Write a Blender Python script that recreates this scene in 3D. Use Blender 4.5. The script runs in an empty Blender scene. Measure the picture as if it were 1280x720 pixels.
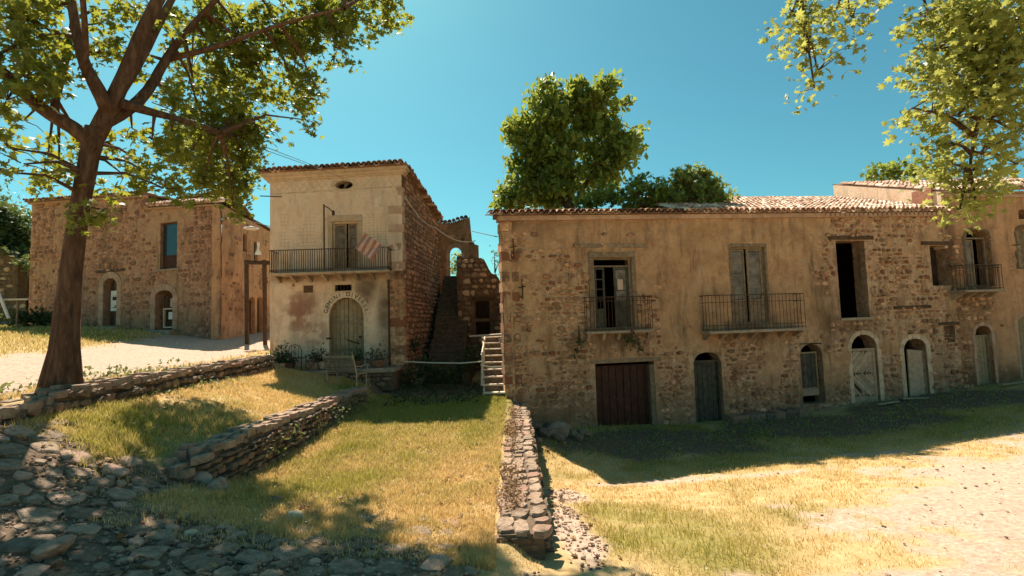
import bpy, bmesh, math, random
import numpy as np
from mathutils import Vector, Matrix
random.seed(7); rng = np.random.default_rng(7)
S = bpy.context.scene
R = math.radians
# ---------------------------------------------------------------- camera
CAM = Vector((0, 0, 3.5)); FPX = 640.0; PITCH = R(4.0); ROLL = R(1.8)
fwd = Vector((0, math.cos(PITCH), math.sin(PITCH)))
up0 = Vector((0, -math.sin(PITCH), math.cos(PITCH)))
rt = Vector((1, 0, 0)) * math.cos(ROLL) - up0 * math.sin(ROLL)
upv = up0 * math.cos(ROLL) + Vector((1, 0, 0)) * math.sin(ROLL)
cd = bpy.data.cameras.new("camera"); cam = bpy.data.objects.new("camera", cd)
S.collection.objects.link(cam); S.camera = cam
cd.sensor_width = 36; cd.lens = 18; cd.clip_start = 0.1; cd.clip_end = 6000
cam.matrix_world = Matrix(((rt.x, upv.x, -fwd.x, CAM.x), (rt.y, upv.y, -fwd.y, CAM.y), (rt.z, upv.z, -fwd.z, CAM.z), (0, 0, 0, 1)))
S.render.resolution_x = 1024; S.render.resolution_y = 576
# ---------------------------------------------------------------- sky and sun
SUN_EL = R(53); SUN_AZ = R(-28)
w = bpy.data.worlds.new("World"); S.world = w; w.use_nodes = True
nt = w.node_tree; nt.nodes.clear()
sky = nt.nodes.new('ShaderNodeTexSky'); sky.sky_type = 'NISHITA'; sky.sun_disc = False
sky.sun_elevation = SUN_EL; sky.sun_rotation = SUN_AZ
sky.air_density = 1.0; sky.dust_density = 1.2; sky.ozone_density = 1.0; sky.altitude = 300
tint = nt.nodes.new('ShaderNodeMix'); tint.data_type = 'RGBA'; tint.blend_type = 'MULTIPLY'; tint.inputs[0].default_value = 1
tint.inputs[7].default_value = (0.50, 1.15, 1.00, 1)
bg = nt.nodes.new('ShaderNodeBackground'); bg.inputs[1].default_value = 0.053
wo = nt.nodes.new('ShaderNodeOutputWorld')
nt.links.new(sky.outputs[0], tint.inputs[6]); nt.links.new(tint.outputs[2], bg.inputs[0]); nt.links.new(bg.outputs[0], wo.inputs[0])
sl = bpy.data.lights.new("sun", 'SUN'); so = bpy.data.objects.new("sun", sl); S.collection.objects.link(so)
sl.energy = 5.0; sl.angle = R(0.53); sl.color = (1.0, 0.88, 0.745)
sd = Vector((math.sin(SUN_AZ) * math.cos(SUN_EL), math.cos(SUN_AZ) * math.cos(SUN_EL), math.sin(SUN_EL)))
so.rotation_euler = sd.to_track_quat('Z', 'Y').to_euler(); so.location = (-20, 40, 50)
S.view_settings.view_transform = 'Standard'; S.view_settings.look = 'None'
S.view_settings.exposure = 1.06; S.view_settings.gamma = 1
S.render.engine = 'CYCLES'; S.cycles.max_bounces = 6; S.cycles.diffuse_bounces = 4
# ---------------------------------------------------------------- pixel helpers (1280x720 measurements -> places in the world)
def ray(px, py): return fwd + rt * ((px - 640) / FPX) - upv * ((py - 360) / FPX)
def P(px, py, D):
    r = ray(px, py); return CAM + r * (D / r.y)
def proj(p):
    d = Vector(p) - CAM; z = d.dot(fwd)
    if z < 0.2: return (-9999, -9999, 1e6)
    return (640 + FPX * d.dot(rt) / z, 360 - FPX * d.dot(upv) / z, z)
# ---------------------------------------------------------------- noise
def _h(ix, iy, s):
    n = (ix.astype(np.int64) * 374761393 + iy.astype(np.int64) * 668265263 + s * 974711) & 0xffffffff
    n = ((n ^ (n >> 13)) * 1274126177) & 0xffffffff
    return ((n ^ (n >> 16)) & 0xffff) / 65535.0
def vnoise(x, y, s=0):
    x = np.asarray(x, float); y = np.asarray(y, float)
    ix = np.floor(x); iy = np.floor(y); fx = x - ix; fy = y - iy
    fx = fx * fx * (3 - 2 * fx); fy = fy * fy * (3 - 2 * fy)
    a = _h(ix, iy, s); b = _h(ix + 1, iy, s); c = _h(ix, iy + 1, s); d = _h(ix + 1, iy + 1, s)
    return (a + (b - a) * fx) * (1 - fy) + (c + (d - c) * fx) * fy
def fbm(x, y, s=0, o=4):
    t = 0; a = 0.5; x = np.asarray(x, float); y = np.asarray(y, float)
    for i in range(o): t = t + a * vnoise(x, y, s + i); x = x * 2.03; y = y * 2.03; a *= 0.5
    return t / (1 - 0.5 ** o)
def sst(a, b, x):
    t = np.clip((np.asarray(x, float) - a) / (b - a), 0, 1); return t * t * (3 - 2 * t)
# ---------------------------------------------------------------- materials
def nn(t, k, **kw):
    n = t.nodes.new(k)
    for a, b in kw.items(): setattr(n, a, b)
    return n
def base_mat(name, rough=0.9, spec=0.2):
    m = bpy.data.materials.new(name); m.use_nodes = True; t = m.node_tree
    b = t.nodes['Principled BSDF']; b.inputs['Roughness'].default_value = rough
    b.inputs['Specular IOR Level'].default_value = spec
    return m, t, b
def mixc(t, fac, a, b, mode='MIX'):
    m = nn(t, 'ShaderNodeMix', data_type='RGBA', blend_type=mode)
    for i, v in ((0, fac), (6, a), (7, b)):
        if isinstance(v, (int, float)): m.inputs[i].default_value = v
        elif isinstance(v, tuple): m.inputs[i].default_value = (*v, 1) if len(v) == 3 else v
        else: t.links.new(v, m.inputs[i])
    return m.outputs[2]
def noise(t, scale, detail=6, rough=0.6, vec=None):
    n = nn(t, 'ShaderNodeTexNoise'); n.inputs['Scale'].default_value = scale; n.inputs['Detail'].default_value = detail; n.inputs['Roughness'].default_value = rough
    if vec is not None: t.links.new(vec, n.inputs['Vector'])
    return n.outputs['Fac']
def ramp(t, src, stops):
    r = nn(t, 'ShaderNodeValToRGB'); e = r.color_ramp.elements
    while len(e) < len(stops): e.new(0.5)
    for k, (p, c) in enumerate(stops):
        e[k].position = p; e[k].color = (*c, 1) if isinstance(c, tuple) else (c, c, c, 1)
    t.links.new(src, r.inputs[0]); return r.outputs[0]
def rnd(t):
    a = nn(t, 'ShaderNodeNewGeometry').outputs['Random Per Island']; b = nn(t, 'ShaderNodeObjectInfo').outputs['Random']
    m = nn(t, 'ShaderNodeMath', operation='ADD'); t.links.new(a, m.inputs[0]); t.links.new(b, m.inputs[1])
    f = nn(t, 'ShaderNodeMath', operation='FRACT'); t.links.new(m.outputs[0], f.inputs[0]); return f.outputs[0]
def bump(t, b, h, strength=0.5, dist=0.02):
    n = nn(t, 'ShaderNodeBump'); n.inputs['Strength'].default_value = strength; n.inputs['Distance'].default_value = dist
    t.links.new(h, n.inputs['Height']); t.links.new(n.outputs[0], b.inputs['Normal'])
def pos(t): return nn(t, 'ShaderNodeNewGeometry').outputs['Position']
def simple(name, c1, c2, scale=6, rough=0.9, bmp=0.4, dist=0.01, var=0.0, c3=None, metal=0):
    m, t, b = base_mat(name, rough); p = pos(t)
    n = noise(t, scale, 7, 0.65, p)
    col = ramp(t, n, [(0.34, c1), (0.66, c2)])
    if c3: col = mixc(t, ramp(t, rnd(t), [(0.62, 0.0), (0.95, 1.0)]), col, c3)
    if var:
        v = ramp(t, rnd(t), [(0.0, 1 - var), (1.0, 1 + var)])
        col = mixc(t, 1.0, col, v, 'MULTIPLY')
    t.links.new(col, b.inputs['Base Color']); b.inputs['Metallic'].default_value = metal
    bump(t, b, noise(t, scale * 5, 5, 0.7, p), bmp, dist)
    return m
def wall_mat(name, mort1, mort2, pl1, pl2, stain=(0.10, 0.06, 0.035), sk=0.8, blot=0.6, pale=0.0):
    m, t, b = base_mat(name, 0.95, 0.1); p = pos(t)
    at = nn(t, 'ShaderNodeAttribute', attribute_name='mask'); sep = nn(t, 'ShaderNodeSeparateColor'); t.links.new(at.outputs['Color'], sep.inputs[0])
    mc = ramp(t, noise(t, 5, 8, 0.7, p), [(0.35, mort1), (0.65, mort2)])
    vo = nn(t, 'ShaderNodeTexVoronoi'); vo.inputs['Scale'].default_value = 5.5; t.links.new(p, vo.inputs['Vector'])
    vc = nn(t, 'ShaderNodeSeparateColor'); t.links.new(vo.outputs['Color'], vc.inputs[0])
    mc = mixc(t, 0.45, mc, ramp(t, vc.outputs[0], [(0.1, mort1), (0.9, mort2)]))
    pc = ramp(t, noise(t, 1.3, 9, 0.72, p), [(0.34, pl1), (0.62, pl2)])
    pc = mixc(t, ramp(t, noise(t, 4.2, 9, 0.75, p), [(0.50, 0.0), (0.72, blot)]), pc, stain)
    pc = mixc(t, ramp(t, noise(t, 26, 6, 0.7, p), [(0.56, 0.0), (0.68, 0.45)]), pc, pl1)
    col = mixc(t, sep.outputs[0], mc, pc)
    # water stains and soot: long vertical streaks
    mp = nn(t, 'ShaderNodeMapping'); mp.inputs['Scale'].default_value = (3, 3, 0.5); t.links.new(p, mp.inputs[0])
    st = ramp(t, noise(t, 1.0, 8, 0.7, mp.outputs[0]), [(0.50, 0.0), (0.72, sk)])
    col = mixc(t, st, col, stain)
    col = mixc(t, sep.outputs[1], col, stain)
    col = mixc(t, sep.outputs[2], col, (0.30, 0.10, 0.055))
    pit = ramp(t, noise(t, 7, 9, 0.75, p), [(0.56, 0.0), (0.64, 1.0)])
    inv = nn(t, 'ShaderNodeMath', operation='MULTIPLY_ADD'); t.links.new(sep.outputs[0], inv.inputs[0]); inv.inputs[1].default_value = -0.85; inv.inputs[2].default_value = 0.85
    pm = nn(t, 'ShaderNodeMath', operation='MULTIPLY'); t.links.new(pit, pm.inputs[0]); t.links.new(inv.outputs[0], pm.inputs[1])
    col = mixc(t, pm.outputs[0], col, stain)
    if pale: col = mixc(t, ramp(t, noise(t, 2.1, 9, 0.75, p), [(0.55, 0.0), (0.70, pale)]), col, (0.84, 0.62, 0.42))
    t.links.new(col, b.inputs['Base Color'])
    h = noise(t, 14, 9, 0.72, p); h2 = noise(t, 60, 4, 0.6, p)
    mm = nn(t, 'ShaderNodeMath', operation='MULTIPLY_ADD'); t.links.new(h2, mm.inputs[0]); mm.inputs[1].default_value = 0.25; t.links.new(h, mm.inputs[2])
    bump(t, b, mm.outputs[0], 1.0, 0.09)
    return m
def leaf_mat(name, c1, c2, trans, rough=0.5, tf=0.45):
    m, t, b = base_mat(name, rough, 0.35); p = pos(t)
    col = ramp(t, rnd(t), [(0.0, c1), (1.0, c2)])
    t.links.new(col, b.inputs['Base Color'])
    tr = nn(t, 'ShaderNodeBsdfTranslucent'); tc = mixc(t, 0.7, col, trans); t.links.new(tc, tr.inputs[0])
    mx = nn(t, 'ShaderNodeMixShader'); mx.inputs[0].default_value = tf
    t.links.new(b.outputs[0], mx.inputs[1]); t.links.new(tr.outputs[0], mx.inputs[2])
    t.links.new(mx.outputs[0], t.nodes['Material Output'].inputs[0]); return m
def blade_mat(name, g1, g2, d1, d2):
    m, t, b = base_mat(name, 0.7, 0.15)
    at = nn(t, 'ShaderNodeAttribute', attribute_name='mask'); sep = nn(t, 'ShaderNodeSeparateColor'); t.links.new(at.outputs['Color'], sep.inputs[0])
    r = rnd(t)
    g = ramp(t, r, [(0, g1), (1, g2)]); d = ramp(t, r, [(0, d1), (1, d2)])
    col = mixc(t, sep.outputs[0], d, g)
    t.links.new(col, b.inputs['Base Color'])
    tr = nn(t, 'ShaderNodeBsdfTranslucent'); t.links.new(col, tr.inputs[0])
    mx = nn(t, 'ShaderNodeMixShader'); mx.inputs[0].default_value = 0.4
    t.links.new(b.outputs[0], mx.inputs[1]); t.links.new(tr.outputs[0], mx.inputs[2])
    t.links.new(mx.outputs[0], t.nodes['Material Output'].inputs[0]); return m

MAT = {}
MAT['wallC'] = wall_mat('weathered_plaster_and_rubble', (0.42, 0.24, 0.13), (0.78, 0.52, 0.32), (0.48, 0.265, 0.135), (0.72, 0.44, 0.24), pale=0.55)
MAT['wallA'] = wall_mat('rubble_mortar', (0.40, 0.20, 0.12), (0.70, 0.42, 0.265), (0.48, 0.28, 0.16), (0.62, 0.38, 0.22))
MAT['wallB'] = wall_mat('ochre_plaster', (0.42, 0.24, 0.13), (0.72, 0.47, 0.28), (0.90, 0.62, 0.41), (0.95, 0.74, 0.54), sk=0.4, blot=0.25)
MAT['wallE'] = wall_mat('orange_plaster', (0.34, 0.18, 0.095), (0.55, 0.32, 0.17), (0.58, 0.31, 0.165), (0.74, 0.42, 0.23), sk=0.5, blot=0.4)
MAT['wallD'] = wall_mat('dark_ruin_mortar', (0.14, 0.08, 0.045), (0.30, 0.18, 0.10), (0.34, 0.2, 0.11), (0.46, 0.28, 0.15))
MAT['stoneC'] = simple('facade_stone', (0.28, 0.13, 0.065), (0.78, 0.47, 0.27), 7, 0.9, 0.9, 0.04, 0.6, (0.17, 0.07, 0.035))
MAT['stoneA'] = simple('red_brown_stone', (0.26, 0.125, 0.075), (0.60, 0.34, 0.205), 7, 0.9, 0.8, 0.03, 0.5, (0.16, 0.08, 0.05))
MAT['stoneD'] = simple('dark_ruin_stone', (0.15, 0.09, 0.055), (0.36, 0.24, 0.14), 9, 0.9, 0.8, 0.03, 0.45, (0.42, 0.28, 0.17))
MAT['stoneW'] = simple('dry_wall_stone', (0.15, 0.095, 0.06), (0.40, 0.28, 0.19), 11, 0.9, 1.0, 0.04, 0.4, (0.28, 0.16, 0.10))
MAT['cobble'] = simple('worn_cobble', (0.22, 0.15, 0.10), (0.46, 0.335, 0.235), 10, 0.85, 1.0, 0.03, 0.4, (0.42, 0.26, 0.19))
MAT['pebble'] = simple('pale_grit', (0.32, 0.24, 0.17), (0.58, 0.46, 0.34), 10, 0.9, 0.5, 0.01, 0.3)
MAT['wallcore'] = simple('earth_core', (0.10, 0.07, 0.045), (0.18, 0.125, 0.08), 8, 1, 0.5)
MAT['surround'] = simple('dressed_stone', (0.46, 0.33, 0.21), (0.66, 0.50, 0.34), 5, 0.9, 0.5, 0.01, 0.12)
MAT['surroundB'] = simple('pale_limewashed_stone', (0.58, 0.44, 0.30), (0.76, 0.60, 0.43), 5, 0.9, 0.4, 0.01, 0.08)
MAT['capstone'] = simple('pale_cap_stone', (0.28, 0.185, 0.12), (0.58, 0.42, 0.29), 9, 0.9, 1.0, 0.04, 0.25, (0.34, 0.20, 0.14))
MAT['surroundA'] = simple('pinkish_dressed_stone', (0.36, 0.22, 0.145), (0.52, 0.34, 0.23), 5, 0.9, 0.5, 0.01, 0.12)
MAT['tile'] = simple('old_clay_tile', (0.42, 0.23, 0.15), (0.70, 0.46, 0.33), 5, 0.9, 0.5, 0.01, 0.35, (0.72, 0.58, 0.45))
MAT['tiledark'] = simple('lichened_clay_tile', (0.15, 0.08, 0.05), (0.36, 0.20, 0.13), 7, 0.9, 0.6, 0.01, 0.4, (0.45, 0.30, 0.2))
MAT['shadestep'] = simple('shade_dark_step', (0.05, 0.036, 0.022), (0.14, 0.10, 0.065), 8)  # step stone darkened: the stair gap's deep shade put into its colour
MAT['roofbed'] = simple('roof_bed', (0.14, 0.08, 0.05), (0.3, 0.18, 0.11), 6)
MAT['woodgrey'] = simple('weathered_wood', (0.15, 0.105, 0.065), (0.31, 0.225, 0.145), 7, 0.85, 0.6, 0.01, 0.2)
MAT['woodpale'] = simple('bleached_wood', (0.34, 0.24, 0.15), (0.52, 0.39, 0.26), 7, 0.85, 0.6, 0.01, 0.2)
MAT['wooddark'] = simple('dark_timber', (0.05, 0.028, 0.016), (0.13, 0.075, 0.042), 7, 0.85, 0.6, 0.01, 0.2)
MAT['teal'] = simple('faded_teal_paint', (0.04, 0.038, 0.028), (0.095, 0.09, 0.065), 6, 0.7, 0.5, 0.01, 0.15)
MAT['greenpaint'] = simple('faded_green_paint', (0.22, 0.16, 0.09), (0.36, 0.275, 0.165), 6, 0.7, 0.5, 0.01, 0.15)
MAT['redmetal'] = simple('rusty_red_metal', (0.035, 0.013, 0.008), (0.085, 0.03, 0.018), 5, 0.6, 0.4, 0.01, 0.1)
MAT['redbrick'] = simple('worn_brick', (0.30, 0.13, 0.08), (0.46, 0.22, 0.14), 9)
MAT['iron'] = simple('rusty_iron', (0.035, 0.02, 0.014), (0.10, 0.05, 0.03), 20, 0.7, 0.3, 0.003, 0.1)
MAT['white'] = simple('off_white_print', (0.70, 0.67, 0.60), (0.78, 0.75, 0.68), 6, 0.7, 0.1)
MAT['black'] = simple('black_print', (0.02, 0.02, 0.02), (0.05, 0.04, 0.04), 6, 0.7, 0.1)
MAT['letter'] = simple('faded_letter_paint', (0.07, 0.04, 0.025), (0.13, 0.075, 0.045), 12, 0.8, 0.1)
MAT['slab'] = simple('stone_slab', (0.26, 0.19, 0.13), (0.42, 0.32, 0.22), 6, 0.9, 0.6, 0.02, 0.2)
MAT['redcloth'] = simple('faded_red_cloth', (0.30, 0.14, 0.11), (0.38, 0.19, 0.15), 6, 0.9, 0.1)
MAT['palecloth'] = simple('faded_pale_cloth', (0.46, 0.33, 0.27), (0.54, 0.4, 0.33), 6, 0.9, 0.1)
MAT['cable'] = simple('pale_cable', (0.42, 0.34, 0.27), (0.55, 0.45, 0.36), 6, 0.7, 0.1)
MAT['darkcable'] = simple('dark_cable', (0.03, 0.03, 0.03), (0.06, 0.05, 0.05), 6, 0.7, 0.1)
MAT['rope'] = simple('pale_timber', (0.52, 0.42, 0.30), (0.68, 0.56, 0.42), 9, 0.85, 0.4, 0.01, 0.15)
MAT['leaf'] = leaf_mat('plane_leaf', (0.04, 0.065, 0.012), (0.16, 0.18, 0.03), (0.50, 0.50, 0.05), 0.5, 0.45)
MAT['leafy'] = leaf_mat('yellowish_plane_leaf', (0.13, 0.15, 0.03), (0.32, 0.33, 0.08), (0.60, 0.60, 0.13), 0.45, 0.45)
MAT['treeleaf'] = leaf_mat('dense_green_leaf', (0.05, 0.08, 0.015), (0.22, 0.27, 0.05), (0.50, 0.56, 0.08), 0.5, 0.42)
MAT['figleaf'] = leaf_mat('fig_leaf', (0.07, 0.11, 0.03), (0.27, 0.32, 0.08), (0.5, 0.56, 0.12), 0.5, 0.4)
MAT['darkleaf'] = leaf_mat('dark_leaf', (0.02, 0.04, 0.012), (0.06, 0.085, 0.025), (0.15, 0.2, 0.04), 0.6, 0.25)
MAT['deadleaf'] = leaf_mat('dead_leaf', (0.16, 0.08, 0.04), (0.42, 0.26, 0.13), (0.4, 0.25, 0.1), 0.8, 0.15)
MAT['hillleaf'] = leaf_mat('hill_scrub_leaf', (0.06, 0.09, 0.03), (0.17, 0.2, 0.06), (0.3, 0.34, 0.08), 0.6, 0.3)
MAT['blade'] = blade_mat('grass_blade', (0.26, 0.24, 0.035), (0.52, 0.46, 0.10), (0.58, 0.40, 0.14), (0.86, 0.64, 0.32))
MAT['flower'] = simple('pale_seed_head', (0.7, 0.6, 0.4), (0.8, 0.72, 0.5), 6)
def bark_mat():
    m, t, b = base_mat('plane_bark', 0.9, 0.15); p = pos(t)
    mp = nn(t, 'ShaderNodeMapping'); mp.inputs['Scale'].default_value = (1, 1, 0.28); t.links.new(p, mp.inputs[0])
    n = noise(t, 9, 8, 0.7, mp.outputs[0])
    col = ramp(t, n, [(0.3, (0.055, 0.028, 0.016)), (0.5, (0.14, 0.075, 0.045)), (0.72, (0.26, 0.16, 0.10))])
    t.links.new(col, b.inputs['Base Color'])
    n2 = noise(t, 30, 8, 0.75, mp.outputs[0]); mm = nn(t, 'ShaderNodeMath', operation='ADD'); t.links.new(n, mm.inputs[0]); t.links.new(n2, mm.inputs[1])
    bump(t, b, mm.outputs[0], 1.0, 0.05); return m
MAT['bark'] = bark_mat()
def glass_mat():
    m, t, b = base_mat('dusty_glass', 0.08, 0.6); b.inputs['Base Color'].default_value = (0.02, 0.045, 0.06, 1)
    bump(t, b, noise(t, 2.0, 2, 0.5, pos(t)), 0.1, 0.02); return m
MAT['glass'] = glass_mat()
def dglass_mat():
    m, t, b = base_mat('clouded_glass', 0.4, 0.5)
    c = ramp(t, noise(t, 3, 4, 0.6, pos(t)), [(0.35, (0.06, 0.045, 0.032)), (0.65, (0.22, 0.165, 0.12))]); t.links.new(c, b.inputs['Base Color']); return m
MAT['dglass'] = dglass_mat()
MAT['void'] = simple('interior_shade', (0.03, 0.02, 0.014), (0.06, 0.04, 0.03), 5)  # near-black walls: darkness of the unlit rooms painted into the colour
def ground_mat():
    m, t, b = base_mat('village_ground', 0.97, 0.08); p = pos(t)
    at = nn(t, 'ShaderNodeAttribute', attribute_name='mask'); sep = nn(t, 'ShaderNodeSeparateColor'); t.links.new(at.outputs['Color'], sep.inputs[0])
    n1 = noise(t, 3.0, 9, 0.72, p); n2 = noise(t, 14, 8, 0.7, p)
    straw = ramp(t, n1, [(0.3, (0.42, 0.28, 0.12)), (0.7, (0.66, 0.47, 0.24))])
    green = ramp(t, n2, [(0.3, (0.15, 0.13, 0.03)), (0.7, (0.34, 0.28, 0.08))])
    sand = ramp(t, n2, [(0.32, (0.33, 0.215, 0.145)), (0.5, (0.50, 0.36, 0.265)), (0.68, (0.64, 0.485, 0.38))])
    dirt_shade = ramp(t, n2, [(0.3, (0.10, 0.07, 0.045)), (0.7, (0.26, 0.185, 0.125))])
    col = mixc(t, sep.outputs[0], straw, green); col = mixc(t, sep.outputs[1], col, sand); col = mixc(t, sep.outputs[2], col, dirt_shade)
    col = mixc(t, at.outputs['Alpha'], (0.07, 0.1, 0.03), col)
    t.links.new(col, b.inputs['Base Color'])
    mm = nn(t, 'ShaderNodeMath', operation='ADD'); t.links.new(n1, mm.inputs[0]); t.links.new(noise(t, 45, 6, 0.7, p), mm.inputs[1])
    bump(t, b, mm.outputs[0], 0.7, 0.04); return m
MAT['ground'] = ground_mat()
# ---------------------------------------------------------------- object helpers
COL = S.collection; WM = {}
def tag(o, label=None, cat=None, group=None, kind=None):
    if label: o['label'] = label
    if cat: o['category'] = cat
    if group: o['group'] = group
    if kind: o['kind'] = kind
    return o
class Fr:                                  # a vertical plane: x along it, -y towards the viewer, z up
    def __init__(s, A, B, z=0):
        s.A = Vector((A[0], A[1], z)); d = Vector((B[0] - A[0], B[1] - A[1], 0)); s.w = d.length; s.u = d.normalized()
        s.n = Vector((0, 0, 1)).cross(s.u)
        s.M = Matrix(((s.u.x, s.n.x, 0, s.A.x), (s.u.y, s.n.y, 0, s.A.y), (0, 0, 1, s.A.z), (0, 0, 0, 1))); s.I = s.M.inverted()
    def uv(s, px, py, off=0):
        r = ray(px, py); o = s.A + s.n * off; k = (o - CAM).dot(s.n) / r.dot(s.n); q = s.I @ (CAM + r * k); return q.x, q.z
    def rect(s, x0, y0, x1, y1, off=0):
        xm = (x0 + x1) / 2; ym = (y0 + y1) / 2
        return s.uv(x0, ym, off)[0], s.uv(x1, ym, off)[0], s.uv(xm, y1, off)[1], s.uv(xm, y0, off)[1]
ID = Fr((0, 0), (1, 0))
def thing(name, label, cat, loc=(0, 0, 0), group=None, fr=None):
    o = bpy.data.objects.new(name, None); COL.objects.link(o); o.empty_display_size = 0.3
    M = fr.M.copy() if fr else Matrix.Translation(Vector(loc)); o.matrix_world = M; WM[o] = M
    return tag(o, label, cat, group)
def link(name, me, mat, parent=None, kind=None, M=None):
    o = bpy.data.objects.new(name, me); COL.objects.link(o)
    if mat and not me.materials: me.materials.append(MAT[mat] if isinstance(mat, str) else mat)
    W = M if M is not None else (WM[parent] if parent else Matrix())
    if parent: o.parent = parent; o.matrix_local = WM[parent].inverted() @ W
    else: o.matrix_world = W
    WM[o] = W
    if kind: o['kind'] = kind
    return o
def np_mesh(name, V, F, smooth=False, mask=None):
    """V (n,3) F (m,k) uniform polygons"""
    V = np.asarray(V, np.float32); F = np.asarray(F, np.int32); k = F.shape[1]
    me = bpy.data.meshes.new(name); me.vertices.add(len(V)); me.vertices.foreach_set('co', V.ravel())
    me.loops.add(F.size); me.loops.foreach_set('vertex_index', F.ravel())
    me.polygons.add(len(F)); me.polygons.foreach_set('loop_start', np.arange(0, F.size, k, dtype=np.int32))
    try: me.polygons.foreach_set('loop_total', np.full(len(F), k, np.int32))
    except Exception: pass
    me.polygons.foreach_set('use_smooth', np.full(len(F), smooth, bool))
    if mask is not None:
        a = me.color_attributes.new('mask', 'FLOAT_COLOR', 'POINT'); a.data.foreach_set('color', np.asarray(mask, np.float32).ravel())
    me.update(calc_edges=True); me.validate(); return me
class MB:
    def __init__(s, fr=None): s.v = []; s.f = []; s.fr = fr or ID; s.mask = None
    def add(s, vs, fs):
        o = len(s.v); s.v += [tuple(v) for v in vs]; s.f += [tuple(i + o for i in f) for f in fs]; return s
    def hexa(s, c): return s.add(c, [(0, 3, 2, 1), (4, 5, 6, 7), (0, 1, 5, 4), (1, 2, 6, 5), (2, 3, 7, 6), (3, 0, 4, 7)])
    def box(s, x0, x1, y0, y1, z0, z1, j=0):
        q = lambda: random.uniform(-j, j) if j else 0
        c = [(x0, y0, z0), (x1, y0, z0), (x1, y1, z0), (x0, y1, z0), (x0, y0, z1), (x1, y0, z1), (x1, y1, z1), (x0, y1, z1)]
        return s.hexa([(a + q(), b + q(), d + q()) for a, b, d in c])
    def bev(s, x0, x1, y0, y1, z0, z1, b=0.01, j=0):
        # box whose front (-y) face is chamfered
        q = lambda: random.uniform(-j, j) if j else 0
        c = [(x0, y1, z0), (x1, y1, z0), (x1, y1, z1), (x0, y1, z1), (x0, y0 + b, z0), (x1, y0 + b, z0), (x1, y0 + b, z1), (x0, y0 + b, z1),
             (x0 + b, y0, z0 + b), (x1 - b, y0, z0 + b), (x1 - b, y0, z1 - b), (x0 + b, y0, z1 - b)]
        c = [(a + q(), d + q() * .5, e + q()) for a, d, e in c]
        return s.add(c, [(3, 2, 1, 0), (0, 1, 5, 4), (1, 2, 6, 5), (2, 3, 7, 6), (3, 0, 4, 7), (4, 5, 9, 8), (5, 6, 10, 9), (6, 7, 11, 10), (7, 4, 8, 11), (8, 9, 10, 11)])
    def beam(s, a, b, w, h, up=Vector((0, 0, 1))):
        a = Vector(a); b = Vector(b); d = (b - a).normalized(); x = d.cross(up)
        if x.length < 1e-3: x = d.cross(Vector((1, 0, 0)))
        x.normalize(); z = x.cross(d); x *= w / 2; z *= h / 2
        return s.hexa([a - x - z, b - x - z, b + x - z, a + x - z, a - x + z, b - x + z, b + x + z, a + x + z])
    def tube(s, pts, rad, n=8, cap=True, wob=0):
        pts = [Vector(p) for p in pts]; rs = rad if hasattr(rad, '__len__') else [rad] * len(pts); o = len(s.v)
        prev = None
        for i, p in enumerate(pts):
            d = (pts[min(i + 1, len(pts) - 1)] - pts[max(i - 1, 0)]).normalized()
            if prev is None: x = d.cross(Vector((0.13, 0.2, 1)) if abs(d.z) < 0.9 else Vector((1, 0.1, 0))).normalized()
            else: x = (prev - d * prev.dot(d)).normalized()
            prev = x; y = d.cross(x)
            for k in range(n):
                a = 2 * math.pi * k / n; r = rs[i] * (1 + (random.uniform(-wob, wob) if wob else 0)); s.v.append(tuple(p + x * (r * math.cos(a)) + y * (r * math.sin(a))))
        for i in range(len(pts) - 1):
            for k in range(n):
                a = o + i * n + k; b = o + i * n + (k + 1) % n; s.f.append((a, b, b + n, a + n))
        if cap: s.f.append(tuple(o + k for k in range(n))[::-1]); s.f.append(tuple(o + (len(pts) - 1) * n + k for k in range(n)))
        return s
    def build(s, name, mat, parent=None, kind=None, smooth=False, label=None):
        W = WM[parent] if parent else Matrix(); T = W.inverted() @ s.fr.M
        me = bpy.data.meshes.new(name); me.from_pydata([tuple(T @ Vector(v)) for v in s.v], [], s.f)
        if smooth: me.polygons.foreach_set('use_smooth', [True] * len(me.polygons))
        if s.mask is not None:
            a = me.color_attributes.new('mask', 'FLOAT_COLOR', 'POINT'); a.data.foreach_set('color', np.asarray(s.mask, np.float32).ravel())
        me.update()
        o = link(name, me, mat, parent, kind)
        if label: o['label'] = label
        return o
# ---------------------------------------------------------------- pieces: the largest 300 in view singly, the rest joined
def var_arrays(me):
    V = np.array([v.co for v in me.vertices]); F = []
    for p in me.polygons:
        q = list(p.vertices)
        for i in range(1, len(q) - 1): F.append((q[0], q[i], q[i + 1]))
    return V, np.array(F)
def pieces(parent, name, items, variants, mat, fr=None, limit=300, smooth=False, rest=None, minpx=0):
    M0 = (fr or ID).M; out = []
    for vi, m in items:
        W = M0 @ m; c = W.translation; x, y, d = proj(c)
        sc = max(W.col[0].length, W.col[2].length); px = sc * FPX / d
        inn = -12 < x < 1292 and -12 < y < 732 and d > 0.2
        out.append((px if inn else -1.0 / max(d, 0.2), vi, W))
    out.sort(key=lambda q: -q[0])
    sing = [q for q in out[:limit] if q[0] > minpx and q[0] > 0]; n = len(sing); others = out[n:]
    for px, vi, W in sing: link(name, variants[vi], mat, parent, M=W)
    if others:
        Pi = (WM[parent].inverted() if parent else Matrix()); Vs = []; Fs = []; o = 0; arr = [var_arrays(v) for v in variants]
        for px, vi, W in others:
            V, F = arr[vi]; T = np.array(Pi @ W); Vs.append(V @ T[:3, :3].T + T[:3, 3]); Fs.append(F + o); o += len(V)
        me = np_mesh(name + '_mass', np.vstack(Vs), np.vstack(Fs), smooth)
        link(rest or (name + '_work'), me, mat, parent, 'stuff')
    return n
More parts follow.
